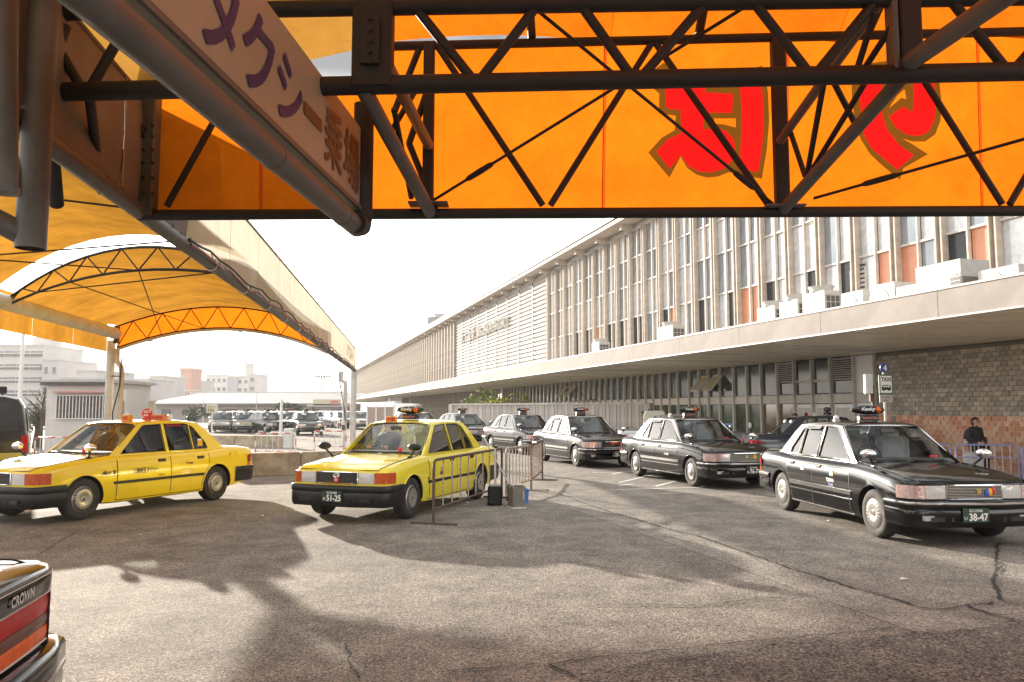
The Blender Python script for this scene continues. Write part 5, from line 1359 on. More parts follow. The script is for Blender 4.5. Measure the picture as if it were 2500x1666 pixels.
# signs on the left yellow taxi
def rl(t, name, key, fn, par=None): return obj(name, cached((name, key), fn), par or t)
m_orange_lamp = mat('orange_lamp', (.80, .30, .02), .3, 0, .1, 10)
b1 = MB().cbox((.22, .22, 1.52), (.10, .20, .11), .02).sphere((.22, .22, 1.585), .04, 10, 6, 1, (1, 1.6, .7)).build('roof_box', [m_orange_lamp, white_paint], tA, local=True)
text_mb('小型', (.275, .15, 1.495), (0, 1, 0), (0, 0, 1), .06, .13, .002).build('box_lettering', red_ink, b1, local=True)
sf = Vector((.62, .78, 0)).normalized(); sr = Vector((-sf.y, sf.x, 0)); sc0 = Vector((-.12, .30, 1.605)); dsc = MB().lathe([(.0001, .012), (.082, .012), (.085, 0), (.082, -.012), (.0001, -.012)], 24, (0, 0, 0), 'z'); dsc.v = [sc0 + sr * v.x + UP * v.y + sf * v.z for v in dsc.v]
b2 = dsc.box((-.12, .30, 1.50), (.05, .16, .05)).build('round_sign', [red_ink], tA, 40, local=True)
text_mb('ACT\nAA', sc0 + sf * .014 - sr * .055 - UP * .05, sr, UP, .10, .11, .003).build('sign_lettering', white_ink, b2, local=True)
b3 = MB().cbox((-.42, .25, 1.53), (.14, .40, .10), .03).sphere((-.48, .45, 1.53), .055, 10, 8, 1).build('roof_box', [mat('salmon_lamp', (.72, .25, .14), .35, 0, .15, 14), white_paint], tA, 40, local=True)
text_mb('SECOND5', (-.345, .09, 1.505), (0, 1, 0), (0, 0, 1), .05, .32, .002).build('box_lettering', red_ink, b3, local=True)
def sidetext(t, body, x, z, h, w, m, sd=1, name='door_lettering', bold=.002, out=.0085):
    y = side_y(x - w / 2 * sd, z + h / 2) + out; return text_mb(body, (x, sd * y, z), (-sd, 0, 0), (0, .06 * 0, 1), h, w, bold).build(name, m, t, local=True)
sidetext(tA, '三国相互タクシー', .62, .635, .085, .52, black_ink); sidetext(tA, '(株)小 型', 1.20, .64, .075, .25, black_ink, out=.005); sidetext(tA, '30-54', .10, .56, .035, .12, mat('faint_ink', (.5, .3, .02), .5, 0, 0))
sidetext(tA, 'SJ', -.50, .71, .05, .06, red_ink); sidetext(tA, '交通圏', -.57, .715, .025, .09, black_ink)
y = cab_y(1.385) - .006; mb = text_mb('SECOND5 ACCESS 500', (-.26, y + .004, 1.375), (-1, 0, 0), (0, -.33, 1), .032, .34, .002); mb.build('window_sticker', red_ink, tA, local=True)
MB().box((-.95, cab_y(1.05) - .004, 1.06), (.12, .004, .10)).box((-.95, cab_y(1.1) - .003, 1.125), (.10, .004, .03), 1).build('window_sticker', [yellow_ink, white_ink], tA, local=True)
MB().box((1.0, .18, .985), (.02, .06, .12)).build('fare_display', mat('fare_red', (.85, .02, .05), .4, 0, 0), tA, local=True)
MB().box((-1.70, .8485, .80), (.20, .006, .15)).build('fuel_flap', ltaxi_yellow, tA, local=True)
# lemon yellow taxi: roof box, emblems, door marks
b4 = MB().cbox((.30, -.20, 1.50), (.06, .22, .10), .015).build('roof_box', [m_orange_lamp], tB, local=True)
text_mb('小型', (.334, -.28, 1.475), (0, 1, 0), (0, 0, 1), .065, .16, .003).build('box_lettering', red_ink, b4, local=True)
def emblem(t, y, z, kind):
    x = front_x(y) + .026
    if kind == 'ovals':
        mb = MB()
        for sc_ in ((.052, .034), (.018, .034), (.036, .014)):
            pts = [(x, y + sc_[0] * math.cos(a), z + sc_[1] * math.sin(a) + (.012 if sc_[1] == .014 else 0)) for a in [k * math.pi / 10 for k in range(20)]]; mb.path(pts, .005, 5, 0, True)
        mb.build('emblem', chrome, t, local=True)
    elif kind == 'plum':
        mb = MB().lathe([(.0001, .006), (.048, .006), (.052, 0)], 5, (x, y, z), 'x').lathe([(.0001, .01), (.028, .01), (.03, .006)], 5, (x, y, z), 'x', 1); mb.build('emblem', [red_ink, mat('pink_ink', (.75, .45, .42), .5, 0, 0)], t, local=True)
    elif kind == 'tri':
        for dy, m, dz in ((-.045, blue_ink, -.012), (0, yellow_ink, .0), (.035, red_ink, .015)): MB().sphere((x, y + dy, z + dz), .04, 12, 8, 0, (.25, .75, 1.2)).build('emblem', m, t, 60, local=True)
    elif kind == 'disc': MB().lathe([(.0001, .008), (.04, .008), (.045, 0)], 18, (x, y, z), 'x').build('emblem', [yellow_ink], t, local=True)
    elif kind == 'crown': MB().box((x, y, z), (.014, .05, .04)).box((x, y, z + .03), (.012, .065, .012)).build('emblem', mat('brass', (.5, .35, .12), .3, .8, .1), t, local=True)
    else: MB().box((x, y, z), (.012, .012, .13)).build('emblem', chrome, t, local=True)
emblem(tB, .0, .705, 'ovals'); emblem(tB, 0, .635, 'plum'); emblem(tC, 0.05, .67, 'crown'); emblem(tC, .20, .665, 'tri'); emblem(tD, .02, .67, 'crown'); emblem(tD, .22, .67, 'disc'); emblem(tE_, 0, .665, 'bar'); emblem(tE_, .28, .66, 'plum')
sidetext(tB, 'Jc', .52, .68, .05, .08, red_ink); sidetext(tB, '三国\n相互', .55, .60, .06, .12, black_ink); sidetext(tB, '別', 1.0, .55, .04, .05, black_ink, out=.004)
MB().box((1.0, .35, 1.0), (.02, .06, .11)).build('fare_display', MATS['fare_red'], tB, local=True)
# black taxi door marks
for t_, w1 in ((tC, 'TOKIWA'), (tD, 'つる家')):
    sidetext(t_, w1, .30, .625, .05, .22, white_ink, -1)
sidetext(tC, 'TAXI', .36, .565, .04, .14, mat('violet_ink', (.35, .30, .62), .5, 0, 0), -1)
for dx, m in ((0, mat('sky_ink', (.25, .55, .75), .5, 0, 0)), (.06, mat('peach_ink', (.80, .45, .25), .5, 0, 0))):
    MB().sphere((.40 + dx, -(side_y(.4, .75) + .008), .755), .05, 12, 8, 0, (.55, .1, 1.4)).build('door_emblem', m, tC, 60, local=True)
MB().box((-.50, -(side_y(-.5, .76) + .008), .765), (.10, .004, .07)).build('door_sticker', white_ink, tC, local=True)
for t_ in (tC, tD): MB().box((1.10, .3, 1.03), (.01, .12, .02)).build('vacant_display', MATS['fare_red'], t_, local=True)
# sun visors above rear side windows with little slots
for t_ in (tC, tD, tE_):
    vz = MB().add([(-.25, -(cab_y(1.41) + .006), 1.425), (-.72, -(cab_y(1.41) + .006), 1.42), (-.72, -(cab_y(1.36) + .03), 1.365), (-.25, -(cab_y(1.36) + .03), 1.372)], [(0, 1, 2, 3)])
    for k in range(6): vz.box((-.66 + k * .035, -(cab_y(1.39) + .022), 1.393), (.012, .006, .03), 1)
    vz.build('rain_visor', [mat('visor', (.22, .22, .22), .2), black_ink], t_, local=True)
# beacon and side lamps on roofs
for t_ in (tC, tH, tD):
    MB().sphere((-.55, .25, 1.53), .05, 12, 8).build('beacon', lamp_red if t_ is not tC else m_orange_lamp, t_, 60, local=True)
    MB().sphere((-.45, -.28, 1.535), .045, 12, 8).box((-.45, -.28, 1.49), (.06, .1, .04)).build('roof_marker', white_paint, t_, 60, local=True)

# dark saloon at lower left: its tail only
rt_ = Vector((-.19, .98, 0)); rt_.normalize(); h_ = Vector((-rt_.y, rt_.x, 0)); corner = Vector((-2.23, 3.95, 0)); rm = corner - rt_ * .80; cc = rm + h_ * 2.33
tK = taxi('saloon_car', 'tail of a black saloon with red and amber lamp band at lower left', (cc.x, cc.y, 0), math.atan2(h_.y, h_.x), black_paint, None, 'plain', True, chrome, None, 'none', cat='car')
for ch in list(tK.children):
    if ch.name.split('.')[0] in ('tail_lamp', 'rear_bumper'):
        bpy.data.objects.remove(ch)
ysr = [-.76, -.70, -.6, -.4, -.2, 0, .2, .4, .6, .70, .76]
def band(z0, z1, m, name, out=.016):
    mb = MB(); lamp_patch(mb, ysr, z0, z1, rear_x, out)
    for sd in (-1, 1): mb.grid([[(x, sd * (y_ + .006), z) for x, y_ in ((rear_x(.76) - out * .9, .765), (-2.2, .818), (-2.10, .842))] for z in (z0, z1)])
    return mb.build(name, m, tK, 60, local=True)
band(.735, .815, lamp_red, 'tail_lamp'); band(.680, .732, lamp_smoke, 'tail_lamp'); band(.615, .677, lamp_amber, 'tail_lamp'); band(.818, .824, steel_pale, 'chrome_strip', .018); band(.603, .610, steel_pale, 'chrome_strip', .018)
for sd in (-1, 1): MB().box((-2.325, sd * .62, .69), (.03, .006, .26)).build('lamp_joint', hub_dark, tK, local=True)
def rbump(prof, m, name):
    half = [(-1.74, -.862), (-2.16, -.868), (-2.28, -.84), (-2.36, -.76), (-2.405, -.5), (-2.415, -.2), (-2.417, 0)]; pts = half + [(x, -y_) for x, y_ in half[-2::-1]]; rows = []
    for i, (x, y_) in enumerate(pts):
        a, b = Vector(pts[max(i - 1, 0)]), Vector(pts[min(i + 1, len(pts) - 1)]); t = (b - a).normalized(); nn = Vector((t.y, -t.x)) * -1
        rows.append([(x + nn.x * o_, y_ + nn.y * o_, z) for o_, z in prof])
    MB().grid(rows).build(name, m, tK, 45, local=True)
rbump([(-.22, .595), (-.03, .585), (.0, .572), (.012, .55), (.012, .485), (.0, .475)], black_paint, 'rear_bumper'); rbump([(.0, .474), (.014, .468), (.014, .448), (.0, .442)], mat('bumper_strip', (.30, .27, .27), .3, .3, .1), 'bumper_strip'); rbump([(.0, .441), (.006, .40), (.0, .30), (-.02, .22), (-.10, .19)], black_paint, 'bumper_skirt')
# car's right side is local -y; badge near that side of the boot lid, read from behind
text_mb('CROWN', (-2.352, -.16, .850), (0, -1, 0), (0, 0, 1), .042, .23, .0025).build('badge_lettering', chrome, tK, local=True)
rows = [[(rear_x(y_) - o_, y_, z - .012 * (abs(y_) / .76) ** 3) for y_ in ysr] for z, o_ in ((.830, .014), (.88, .016), (.925, .012), (.945, -.005), (.955, -.05), (.962, -.2), (.966, -.45))]
MB().grid(rows).build('boot_lid', black_paint, tK, 50, local=True)
MB().path([(rear_x(y_) - .017, y_, .915 - .012 * (abs(y_) / .76) ** 3) for y_ in ysr], .003, 5).build('boot_edge', steel_pale, tK, local=True)

# parked van at left edge
m_van = mat('van_black', (.02, .018, .018), .15, 0, .2, 2, coat=1.0); m_band_y = mat('van_yellow', (.45, .36, .06), .3, 0, .2, 1, coat=.5)
vx = P(76, 999, 16.6).x; vH = H(40, 966, 16.6)
van = thing('van', (vx - 1.0, 18.6, 0), 'black van with roof fitting cut by the left picture edge behind the yellow taxi', 'van')
mb = MB()
prof = [(-.95, .25), (-.96, .9), (-.93, 1.15), (-.84, vH - .22), (-.74, vH - .06), (-.5, vH), (.5, vH), (.74, vH - .06), (.84, vH - .22), (.93, 1.15), (.96, .9), (.95, .25)]
rows = [[(vx - .96 + x * f, y_, z if z < 1 else 1 + (z - 1) * g_) for x, z in prof] for y_, f, g_ in ((16.55, .94, .97), (16.62, .99, 1), (18, 1, 1), (20.2, 1, 1), (20.9, .98, .55), (21.4, .9, .1))]
mb.grid(rows); n_ = len(prof); mb.add(rows[0], [tuple(range(n_))]); mb.build('body', m_van, van, 35)
wv = [(-.80, 1.22), (.80, 1.22), (.72, vH - .16), (-.72, vH - .16)]
MB().poly(wv, (), lambda a, b, d: (vx - .96 + a, 16.535, b)).build('rear_window', m_pane_dk, van)
MB().box((vx - .96, 16.53, .62), (1.7, .02, .30)).build('paint_band', m_band_y, van); MB().cbox((vx - .96, 16.5, .38), (1.86, .16, .22), .04).build('rear_bumper', black_plastic, van)
MB().quad((vx - .005 - .02, 16.7, 1.2), (vx - .02, 18.4, 1.2), (vx - .09, 18.4, vH - .25), (vx - .09, 16.75, vH - .25)).build('side_window', m_pane_dk, van)
for y_ in (17.3, 20.3): MB().lathe([(.0001, .11), (.2, .11), (.3, .10), (.32, .05), (.32, -.1), (.0001, -.1)], 28, (vx - .12, y_, .32), 'x').build('wheel', rubber, van, 40)
MB().cbox((vx - .55, 17.2, vH + .12), (.16, .10, .16), .02).tube((vx - .55, 17.2, vH - .02), (vx - .55, 17.2, vH + .1), .02).build('roof_fitting', black_plastic, van); MB().cbox((vx - .85, 17.2, vH + .06), (.3, .1, .06), .02).build('roof_bar', black_plastic, van)
for sd in (-1,): MB().box((vx - .09, 16.54, .95), (.12, .03, .35)).build('tail_lamp', lamp_red, van)
va = R(31); piv = Vector((vx, 16.6, 0)); van.rotation_euler.z = va; van.location = piv + Matrix.Rotation(va, 3, 'Z') @ (van.location - piv)

# taxis in the far lot
LG = 'taxis parked in the far lot'
def lot(px, D, deg, src, label, cat='taxi'): return simple_copy(src, 'parked_taxi', label, (XatD(px, D), D, 0), R(deg), LG, cat)
tl1 = copy_tree(tF); tl1.location = (XatD(737, 51), 52, 0); tl1.rotation_euler.z = R(-66); tag(tl1, 'black parked taxi nearest the red and white barriers in the far lot', 'taxi', LG)
tl2 = copy_tree(tF); tl2.location = (XatD(642, 54), 55, 0); tl2.rotation_euler.z = R(-48); tag(tl2, 'black parked taxi seen at an angle in the middle of the far lot front row', 'taxi', LG)
tl3 = copy_tree(tF); tl3.location = (XatD(590, 56), 57, 0); tl3.rotation_euler.z = R(-72); tag(tl3, 'parked taxi directly left of the angled one in the far lot front row', 'taxi', LG)
tl4 = copy_tree(tF); tl4.location = (XatD(535, 57), 58, 0); tl4.rotation_euler.z = R(-75); tag(tl4, 'leftmost parked taxi of the far lot front row beside the cream sign', 'taxi', LG)
far = [(560, 64, -72, 'far lot taxi behind the leftmost parked taxi'), (605, 66, -72, 'far lot taxi just behind the gap left of the angled one'), (655, 64, -70, 'far lot taxi right behind the angled front row taxi'), (700, 63, -70, 'far lot taxi second row, left of the white pole'), (742, 65, -70, 'far lot taxi second row behind the taxi nearest the barriers'),
       (575, 76, -72, 'far lot taxi third row, leftmost'), (622, 78, -72, 'far lot taxi third row, second from left'), (668, 77, -72, 'far lot taxi third row, third from left'), (712, 79, -72, 'far lot taxi third row, fourth from left'), (750, 80, -72, 'far lot taxi third row, rightmost')]
for px, D, a, lb in far: lot(px, D, a, tF, lb)
for px, D, a, lb in ((793, 74, -35, 'pale silver car in the row behind the red and white bollards, leftmost'), (818, 72, -60, 'pale silver car in the row behind the bollards, middle'), (838, 70, -65, 'pale silver car in the row behind the bollards, next to the column'), (884, 66, -75, 'silver car on the road just right of the right canopy column'), (1000, 52, -60, 'silver car half hidden above the lemon yellow taxi roof')): lot(px, D, a, tI, lb, 'car')
lot(1025, 50, -40, tH, 'navy car half hidden behind the roof lamp of the lemon yellow taxi', 'car')

# ------------------------------------------------------------------ barriers
def barrier(label, A, B, h, nb_, m_frame, m_bar, group, feet=True, rt=.022, rb=.012, name='crowd_barrier', low=.22, mid=None, footlen=.72):
    A, B = Vector((A.x, A.y, 0)), Vector((B.x, B.y, 0)); d = (B - A).normalized(); pr = Vector((-d.y, d.x, 0)); L = (B - A).length; c = (A + B) / 2
    r_ = thing(name, (c.x, c.y, 0), label, 'barrier', group)
    bend = .09
    pts = [A + UP * .03, A + UP * (h - bend), A + d * bend * .3 + UP * (h - bend * .3), A + d * bend + UP * h, B - d * bend + UP * h, B - d * bend * .3 + UP * (h - bend * .3), B + UP * (h - bend), B + UP * .03]
    MB().path(pts, rt, 10).build('frame', m_frame, r_, 50); MB().tube(A + UP * low, B + UP * low, rt * .8, 8).build('lower_rail', m_frame, r_, 50)
    if mid: MB().tube(A + UP * mid, B + UP * mid, rt * .7, 8).build('middle_rail', m_frame, r_, 50)
    for k in range(nb_): q = A + d * (L * (k + 1) / (nb_ + 1)); MB().tube(q + UP * low, q + UP * (h - .005), rb, 6).build('bar', m_bar, r_, 50)
    if feet:
        for e in (A, B): MB().box(e + UP * .014, (.06, footlen, .026), 0, ax=(d, pr, UP)).build('foot', m_frame, r_)
    return r_
BG = 'rusty crowd barriers'
barrier('rusty brown barrier in front of the lemon yellow taxi door', Z(1058, 1281), Z(1225, 1216), .93, 8, rust, rust_pale, BG)
barrier('rusty pale barrier behind the metal bin', Z(1290, 1201) + Vector((-.35, -.25, 0)), Z(1296, 1199) + Vector((0, 0, 0)), .93, 1, rust, rust_pale, BG) if False else None
b1a, b1b = Z(1236, 1215), Z(1296, 1199)
barrier('rusty barrier with peeling white paint behind the metal bin', b1a, b1b, .93, 7, rust_pale, rust_pale, BG)
barrier('farthest rusty barrier running back towards the black taxis', Z(1297, 1198), Z(1324, 1173), .93, 10, rust, rust_pale, BG)
blue_b = mat('barrier_blue', (.40, .43, .74), .5, .1, .25, 14); white_b = mat('barrier_white', (.66, .67, .72), .5, .1, .1, 14)
GB = 'blue barriers by the brick wall'
barrier('blue barrier left of the woman with the suitcase, half behind the black taxi', Vector((XatD(2170, 18.9), 18.9, 0)), Vector((XatD(2316, 18.7), 18.7, 0)), .84, 7, blue_b, white_b, GB, mid=.55, low=.12, footlen=.5)
barrier('blue barrier in front of the woman and the white suitcase', Vector((XatD(2328, 18.6), 18.6, 0)), Vector((XatD(2479, 18.3), 18.3, 0)), .84, 7, blue_b, white_b, GB, mid=.55, low=.12, footlen=.5)
barrier('blue barrier cut by the right picture edge', Vector((XatD(2489, 18.2), 18.2, 0)), Vector((XatD(2640, 17.9), 17.9, 0)), .84, 7, blue_b, white_b, GB, mid=.55, low=.12, footlen=.5)
for p_ in ((XatD(2484, 18.22), 18.22),): 
    o = MB().cbox((p_[0], p_[1], .03), (.34, .4, .07), .02).build('barrier_weight', black_plastic); tag(o, 'black foot weight between two blue barriers', 'weight')
rw = mat('barrier_redwhite', (.75, .72, .70), .5)
def redwhite(name):
    m = bpy.data.materials.new(name); t, b = nodes_of(m); tcn = t.nodes.new('ShaderNodeTexCoord'); sp_ = t.nodes.new('ShaderNodeSeparateXYZ'); mm = t.nodes.new('ShaderNodeMath'); mm.operation = 'MULTIPLY'; mm.inputs[1].default_value = 2.2
    ad = t.nodes.new('ShaderNodeMath'); ad.operation = 'ADD'; f = t.nodes.new('ShaderNodeMath'); f.operation = 'FRACT'; g_ = t.nodes.new('ShaderNodeMath'); g_.operation = 'GREATER_THAN'; g_.inputs[1].default_value = .5
    r_ = t.nodes.new('ShaderNodeMixRGB'); r_.inputs[1].default_value = (.78, .75, .73, 1); r_.inputs[2].default_value = (.62, .10, .06, 1)
    t.links.new(tcn.outputs['Object'], sp_.inputs[0]); t.links.new(sp_.outputs[0], ad.inputs[0]); t.links.new(sp_.outputs[2], ad.inputs[1]); t.links.new(ad.outputs[0], mm.inputs[0]); t.links.new(mm.outputs[0], f.inputs[0]); t.links.new(f.outputs[0], g_.inputs[0]); t.links.new(g_.outputs[0], r_.inputs[0]); t.links.new(r_.outputs[0], b.inputs['Base Color']); return m
m_rw = redwhite('red_white_stripes'); RG = 'red and white barriers'
barrier('red and white barrier right of the tail of the left yellow taxi', Vector((XatD(626, 28.5), 28.5, 0)), Vector((XatD(724, 28.3), 28.3, 0)), .80, 6, m_rw, white_b, RG, low=.16)
barrier('red and white barrier just left of the right canopy column', Vector((XatD(769, 29.5), 29.5, 0)), Vector((XatD(846, 29), 29, 0)), .86, 5, m_rw, white_b, RG, low=.30)
barrier('red and white barrier in front of the white hut, left', Vector((XatD(90, 23), 23, 0)), Vector((XatD(178, 23), 23, 0)), .85, 6, m_rw, white_b, RG, low=.2)
barrier('red and white barrier in front of the white hut, right', Vector((XatD(182, 23.2), 23.2, 0)), Vector((XatD(262, 23), 23, 0)), .82, 6, m_rw, white_b, RG, low=.2)
# bollards
pr_ = None
for k in range(15):
    t_ = k / 14; px = 778 + 66 * t_; D = 88 - 27 * t_; p = (XatD(px, D), D)
    if pr_ is None:
        pr_ = thing('bollard', (p[0], p[1], 0), '', 'bollard', 'red and white bollards along the far lane'); MB().lathe([(.0001, .80), (.04, .80), (.05, .77), (.05, .02), (.12, .01), (.12, 0), (.0001, 0)], 12, (0, 0, 0)).build('post', m_rw, pr_, 40, local=True); b_ = pr_
    else: b_ = copy_tree(pr_)
    b_.location = (p[0], p[1], 0); b_['label'] = 'red and white bollard, number %s from the right canopy column in its far row' % ('one two three four five six seven eight nine ten eleven twelve thirteen fourteen fifteen'.split()[14 - k])

# ------------------------------------------------------------------ cleaning things by the barrier
bp_ = Z(1262, 1240); m_tin = mat('tin_grey', (.20, .19, .175), .45, .4, .2, 6)
bx0 = thing('metal_bin', (bp_.x, bp_.y, 0), 'square grey metal bin with rags on top beside the blue cup', 'bin')
MB().cbox((bp_.x, bp_.y, .19), (.245, .245, .36), .012, rz=.35).build('can', m_tin, bx0); MB().box((bp_.x, bp_.y, .012), (.255, .255, .022), 0, rz=.35).build('base_rim', steel_pale, bx0); MB().box((bp_.x + .10, bp_.y - .1, .22), (.09, .004, .13), 0, rz=.35 + math.pi / 2).build('paper_label', white_ink, bx0)
rg = MB(); rr = random.Random(9)
for k in range(7): rg.sphere((bp_.x + rr.uniform(-.08, .08), bp_.y + rr.uniform(-.08, .08), .385 + rr.uniform(0, .02)), .05, 8, 6, 0, (1.3, 1, .45))
tag(rg.build('rag', mat('rag_cloth', (.55, .50, .44), .95, 0, .3, 20), None, 60), 'crumpled pale rags lying on the metal bin', 'rag')
st_ = MB(); st_.tube((bp_.x + .02, bp_.y + .05, .40), (bp_.x + .34, bp_.y + .22, .47), .012, 6); tag(st_.build('wooden_stick', mat('stick_wood', (.45, .28, .12), .8, 0, .2)), 'wooden stick lying across the top of the metal bin', 'stick')
cu = P(1281, 999, bp_.y).x; cup = Z(1283, 1229); cp = thing('cup', (cup.x, cup.y, 0), 'blue plastic cup on the asphalt right of the metal bin', 'cup')
MB().lathe([(.0001, .005), (.045, 0), (.062, .235), (.068, .24), (.068, .25), (.056, .25), (.04, .02), (.0001, .02)], 20, (cup.x, cup.y, 0)).build('beaker', mat('cup_blue', (.06, .20, .62), .35, 0, .1), cp, 40)
dpn = Z(1208, 1233); dp_ = thing('dustpan', (dpn.x, dpn.y, 0), 'tall handled black dustpan standing against the rusty barrier', 'dustpan')
mb = MB(); mb.add([(dpn.x - .13, dpn.y - .14, .01), (dpn.x + .13, dpn.y - .14, .01), (dpn.x + .11, dpn.y + .10, .01), (dpn.x - .11, dpn.y + .10, .01), (dpn.x - .12, dpn.y - .02, .32), (dpn.x + .12, dpn.y - .02, .32), (dpn.x + .10, dpn.y + .11, .34), (dpn.x - .10, dpn.y + .11, .34)], [(0, 1, 2, 3), (4, 5, 6, 7), (3, 2, 6, 7), (0, 3, 7, 4), (1, 2, 6, 5)]); mb.build('pan', black_plastic, dp_)
MB().tube((dpn.x, dpn.y + .04, .32), (dpn.x + .0, dpn.y + .07, .98), .016, 8).build('handle', steel_pale, dp_, 50)
brm = Z(1236, 1222); bm_ = thing('broom', (brm.x, brm.y, 0), 'long handled broom leaning across the rusty barrier to the bin', 'broom')
MB().tube((brm.x + .06, brm.y - .05, .28), (brm.x - .42, brm.y + .05, 1.16), .013, 8).build('handle', steel_pale, bm_, 50); MB().cbox((brm.x + .07, brm.y - .05, .20), (.10, .05, .20), .01).build('socket', black_plastic, bm_); mb = MB()
for k in range(24): mb.tube((brm.x + .03 + .003 * k, brm.y - .05 + .004 * (k % 5), .12), (brm.x + .0 + .006 * k, brm.y - .06 + .01 * (k % 5), .0), .005, 4)
mb.build('bristles', black_plastic, bm_)

# ------------------------------------------------------------------ signs
SD = 17.0; sx = P(2161, 999, SD).x
ts = thing('taxi_stop_sign', (sx, SD, 0), 'white pole with round blue 4 and green framed TAXI board by the brick wall', 'sign')
MB().tube((sx, SD, 0), (sx, SD, H(2160, 905, SD)), .028, 12).build('pole', steel_pale, ts, 50)
zc = H(2158, 899, SD); cd = MB().lathe([(.0001, -.02), (.098, -.02), (.1, 0), (.1, .02), (.0001, .02)], 26, (sx, SD - .045, zc), 'y').build('number_disc', mat('disc_blue', (.03, .05, .28), .4, 0, 0), ts, 40)
text_mb('4', (sx - .035, SD - .0665, zc - .065), (1, 0, 0), UP, .13, .075, .006).build('number_lettering', white_ink, cd)
z0_, z1_ = H(2160, 963, SD), H(2160, 915, SD); wB = .29
bd = MB().cbox((sx + .005, SD - .05, (z0_ + z1_) / 2), (wB, .05, z1_ - z0_), .01).build('board', green_ink, ts)
MB().box((sx + .005, SD - .078, (z0_ + z1_) / 2), (wB - .05, .006, z1_ - z0_ - .06)).build('board_face', white_ink, bd)
text_mb('TAXI', (sx - .095, SD - .0825, z1_ - .15), (1, 0, 0), UP, .085, .20, .004).build('board_lettering', black_ink, bd)
mb = MB(); bz = z0_ + .09; mb.poly([(-.10, .0), (.10, 0), (.10, .07), (.085, .11), (-.08, .11), (-.10, .05)], [[(-.07, .06), (-.03, .06), (-.03, .095), (-.065, .095)], [(-.015, .06), (.025, .06), (.025, .095), (-.015, .095)], [(.04, .06), (.08, .06), (.072, .095), (.04, .095)]], lambda a, b, d: (sx + .005 + a, SD - .083, bz + b))
for a in (-.06, .06): mb.lathe([(.0001, -.0835), (.022, -.0835)], 14, (sx + .005 + a, SD, bz), 'y')
mb.build('board_pictogram', black_ink, bd)
z2_, z3_ = H(2160, 983, SD), H(2160, 965, SD); sb_ = MB().box((sx + .005, SD - .05, (z2_ + z3_) / 2), (wB - .01, .02, z3_ - z2_)).build('lower_plate', mat('plate_grey', (.45, .42, .42), .5, 0, 0), ts)
text_mb('ジャンボタクシー', (sx - .12, SD - .0615, z2_ + .085), (1, 0, 0), UP, .045, .25, .001).build('plate_lettering', black_ink, sb_); text_mb('乗り場', (sx - .05, SD - .0615, z2_ + .03), (1, 0, 0), UP, .03, .1, .0005).build('plate_lettering', black_ink, sb_)
o = thing('sign_box', (sx - .21, SD + .3, 0), 'blank white box sign on a rusty post behind the TAXI board', 'sign'); MB().cbox((sx - .21, SD + .3, (z0_ + z1_) / 2 + .02), (.17, .12, z1_ - z0_), .015).build('box', white_paint, o); MB().box((sx - .12, SD + .3, z0_ / 2 + .1), (.055, .06, z0_ + .2)).build('post', rust, o); MB().box((sx - .15, SD + .3, z0_ - .05), (.08, .08, .22)).build('bracket', rust, o)
o = thing('white_board', (XatD(1597, 30), 30, 0), 'blank rounded white board behind the taxi with plate 76-73', 'board'); mb = MB(); w_, zt_, zb_ = .40, H(1600, 1003, 30), H(1600, 1030, 30)
mb.poly([(-w_, zb_ - .3), (w_, zb_ - .3), (w_, zt_ - .06), (w_ - .06, zt_), (-w_ + .10, zt_), (-w_, zt_ - .14)], (), lambda a, b, d: (XatD(1597, 30) + a, 30 + d, b), 0, .05); mb.build('panel', mat('board_cream', (.68, .66, .58), .5, 0, .1), o)
for a in (-.3, .3): MB().tube((XatD(1597, 30) + a, 30.03, 0), (XatD(1597, 30) + a, 30.03, zb_), .025, 8).build('leg', steel_grey, o)

# ------------------------------------------------------------------ people
wp = Vector((XatD(2378, 19.0), 19.0, 0))
stander('woman in a dark jumper and glasses pushing a white suitcase by the brick wall', wp, R(-75), 1.46, cloth_navy, cloth_dark, 'push', 1, True)
stander('child in dark clothes standing right of the white suitcase', Vector((XatD(2403, 19.1), 19.15, 0)), R(-70), .98, cloth_dark, cloth_dark, 'stand', 0)
bk = Vector((XatD(2362, 19.2), 19.2, 0)); mb = MB().sphere((bk.x, bk.y, .98), .2, 14, 10, 0, (.55, .75, 1.1)).sphere((bk.x - .05, bk.y, .92), .1, 10, 8, 1, (.6, 1, 1.1)); tag(mb.build('backpack', [cloth_dark, cloth_white], None, 60), 'black and white backpack on the back of the woman', 'backpack')
sc_ = Vector((XatD(2371, 18.75), 18.78, 0)); su = thing('suitcase', sc_, 'large white ribbed suitcase standing in front of the woman', 'suitcase')
MB().cbox((sc_.x, sc_.y, .36), (.40, .24, .60), .04, rz=-.1).build('shell', mat('suitcase_white', (.68, .72, .76), .4, 0, .05), su, 40)
for k in range(6): MB().box((sc_.x - .15 + k * .06, sc_.y - .125 - .0 + (k - 2.5) * -.006, .36), (.02, .012, .54), 0, rz=-.1).build('rib', MATS['suitcase_white'], su)
for a in (-.09, .09): MB().tube((sc_.x + a, sc_.y + .06, .66), (sc_.x + a, sc_.y + .08, .93), .010, 8).build('handle_bar', steel_pale, su)
MB().tube((sc_.x - .10, sc_.y + .08, .93), (sc_.x + .10, sc_.y + .08, .93), .015, 8).build('grip', black_plastic, su)
for a in (-.15, .15): MB().lathe([(.0001, .02), (.035, .02), (.035, -.02), (.0001, -.02)], 12, (sc_.x + a, sc_.y, .035), 'y').build('wheel', black_plastic, su)
stander('person behind the nearest black taxi, only dark hair showing, left of its roof lamp', Vector((XatD(1940, 24), 24.0, 0)), R(-80), 1.52, cloth_dark, cloth_dark)
stander('person behind the nearest black taxi, head showing right of its roof lamp', Vector((XatD(2108, 21), 21.2, 0)), R(200), 1.50, cloth_navy, cloth_dark)
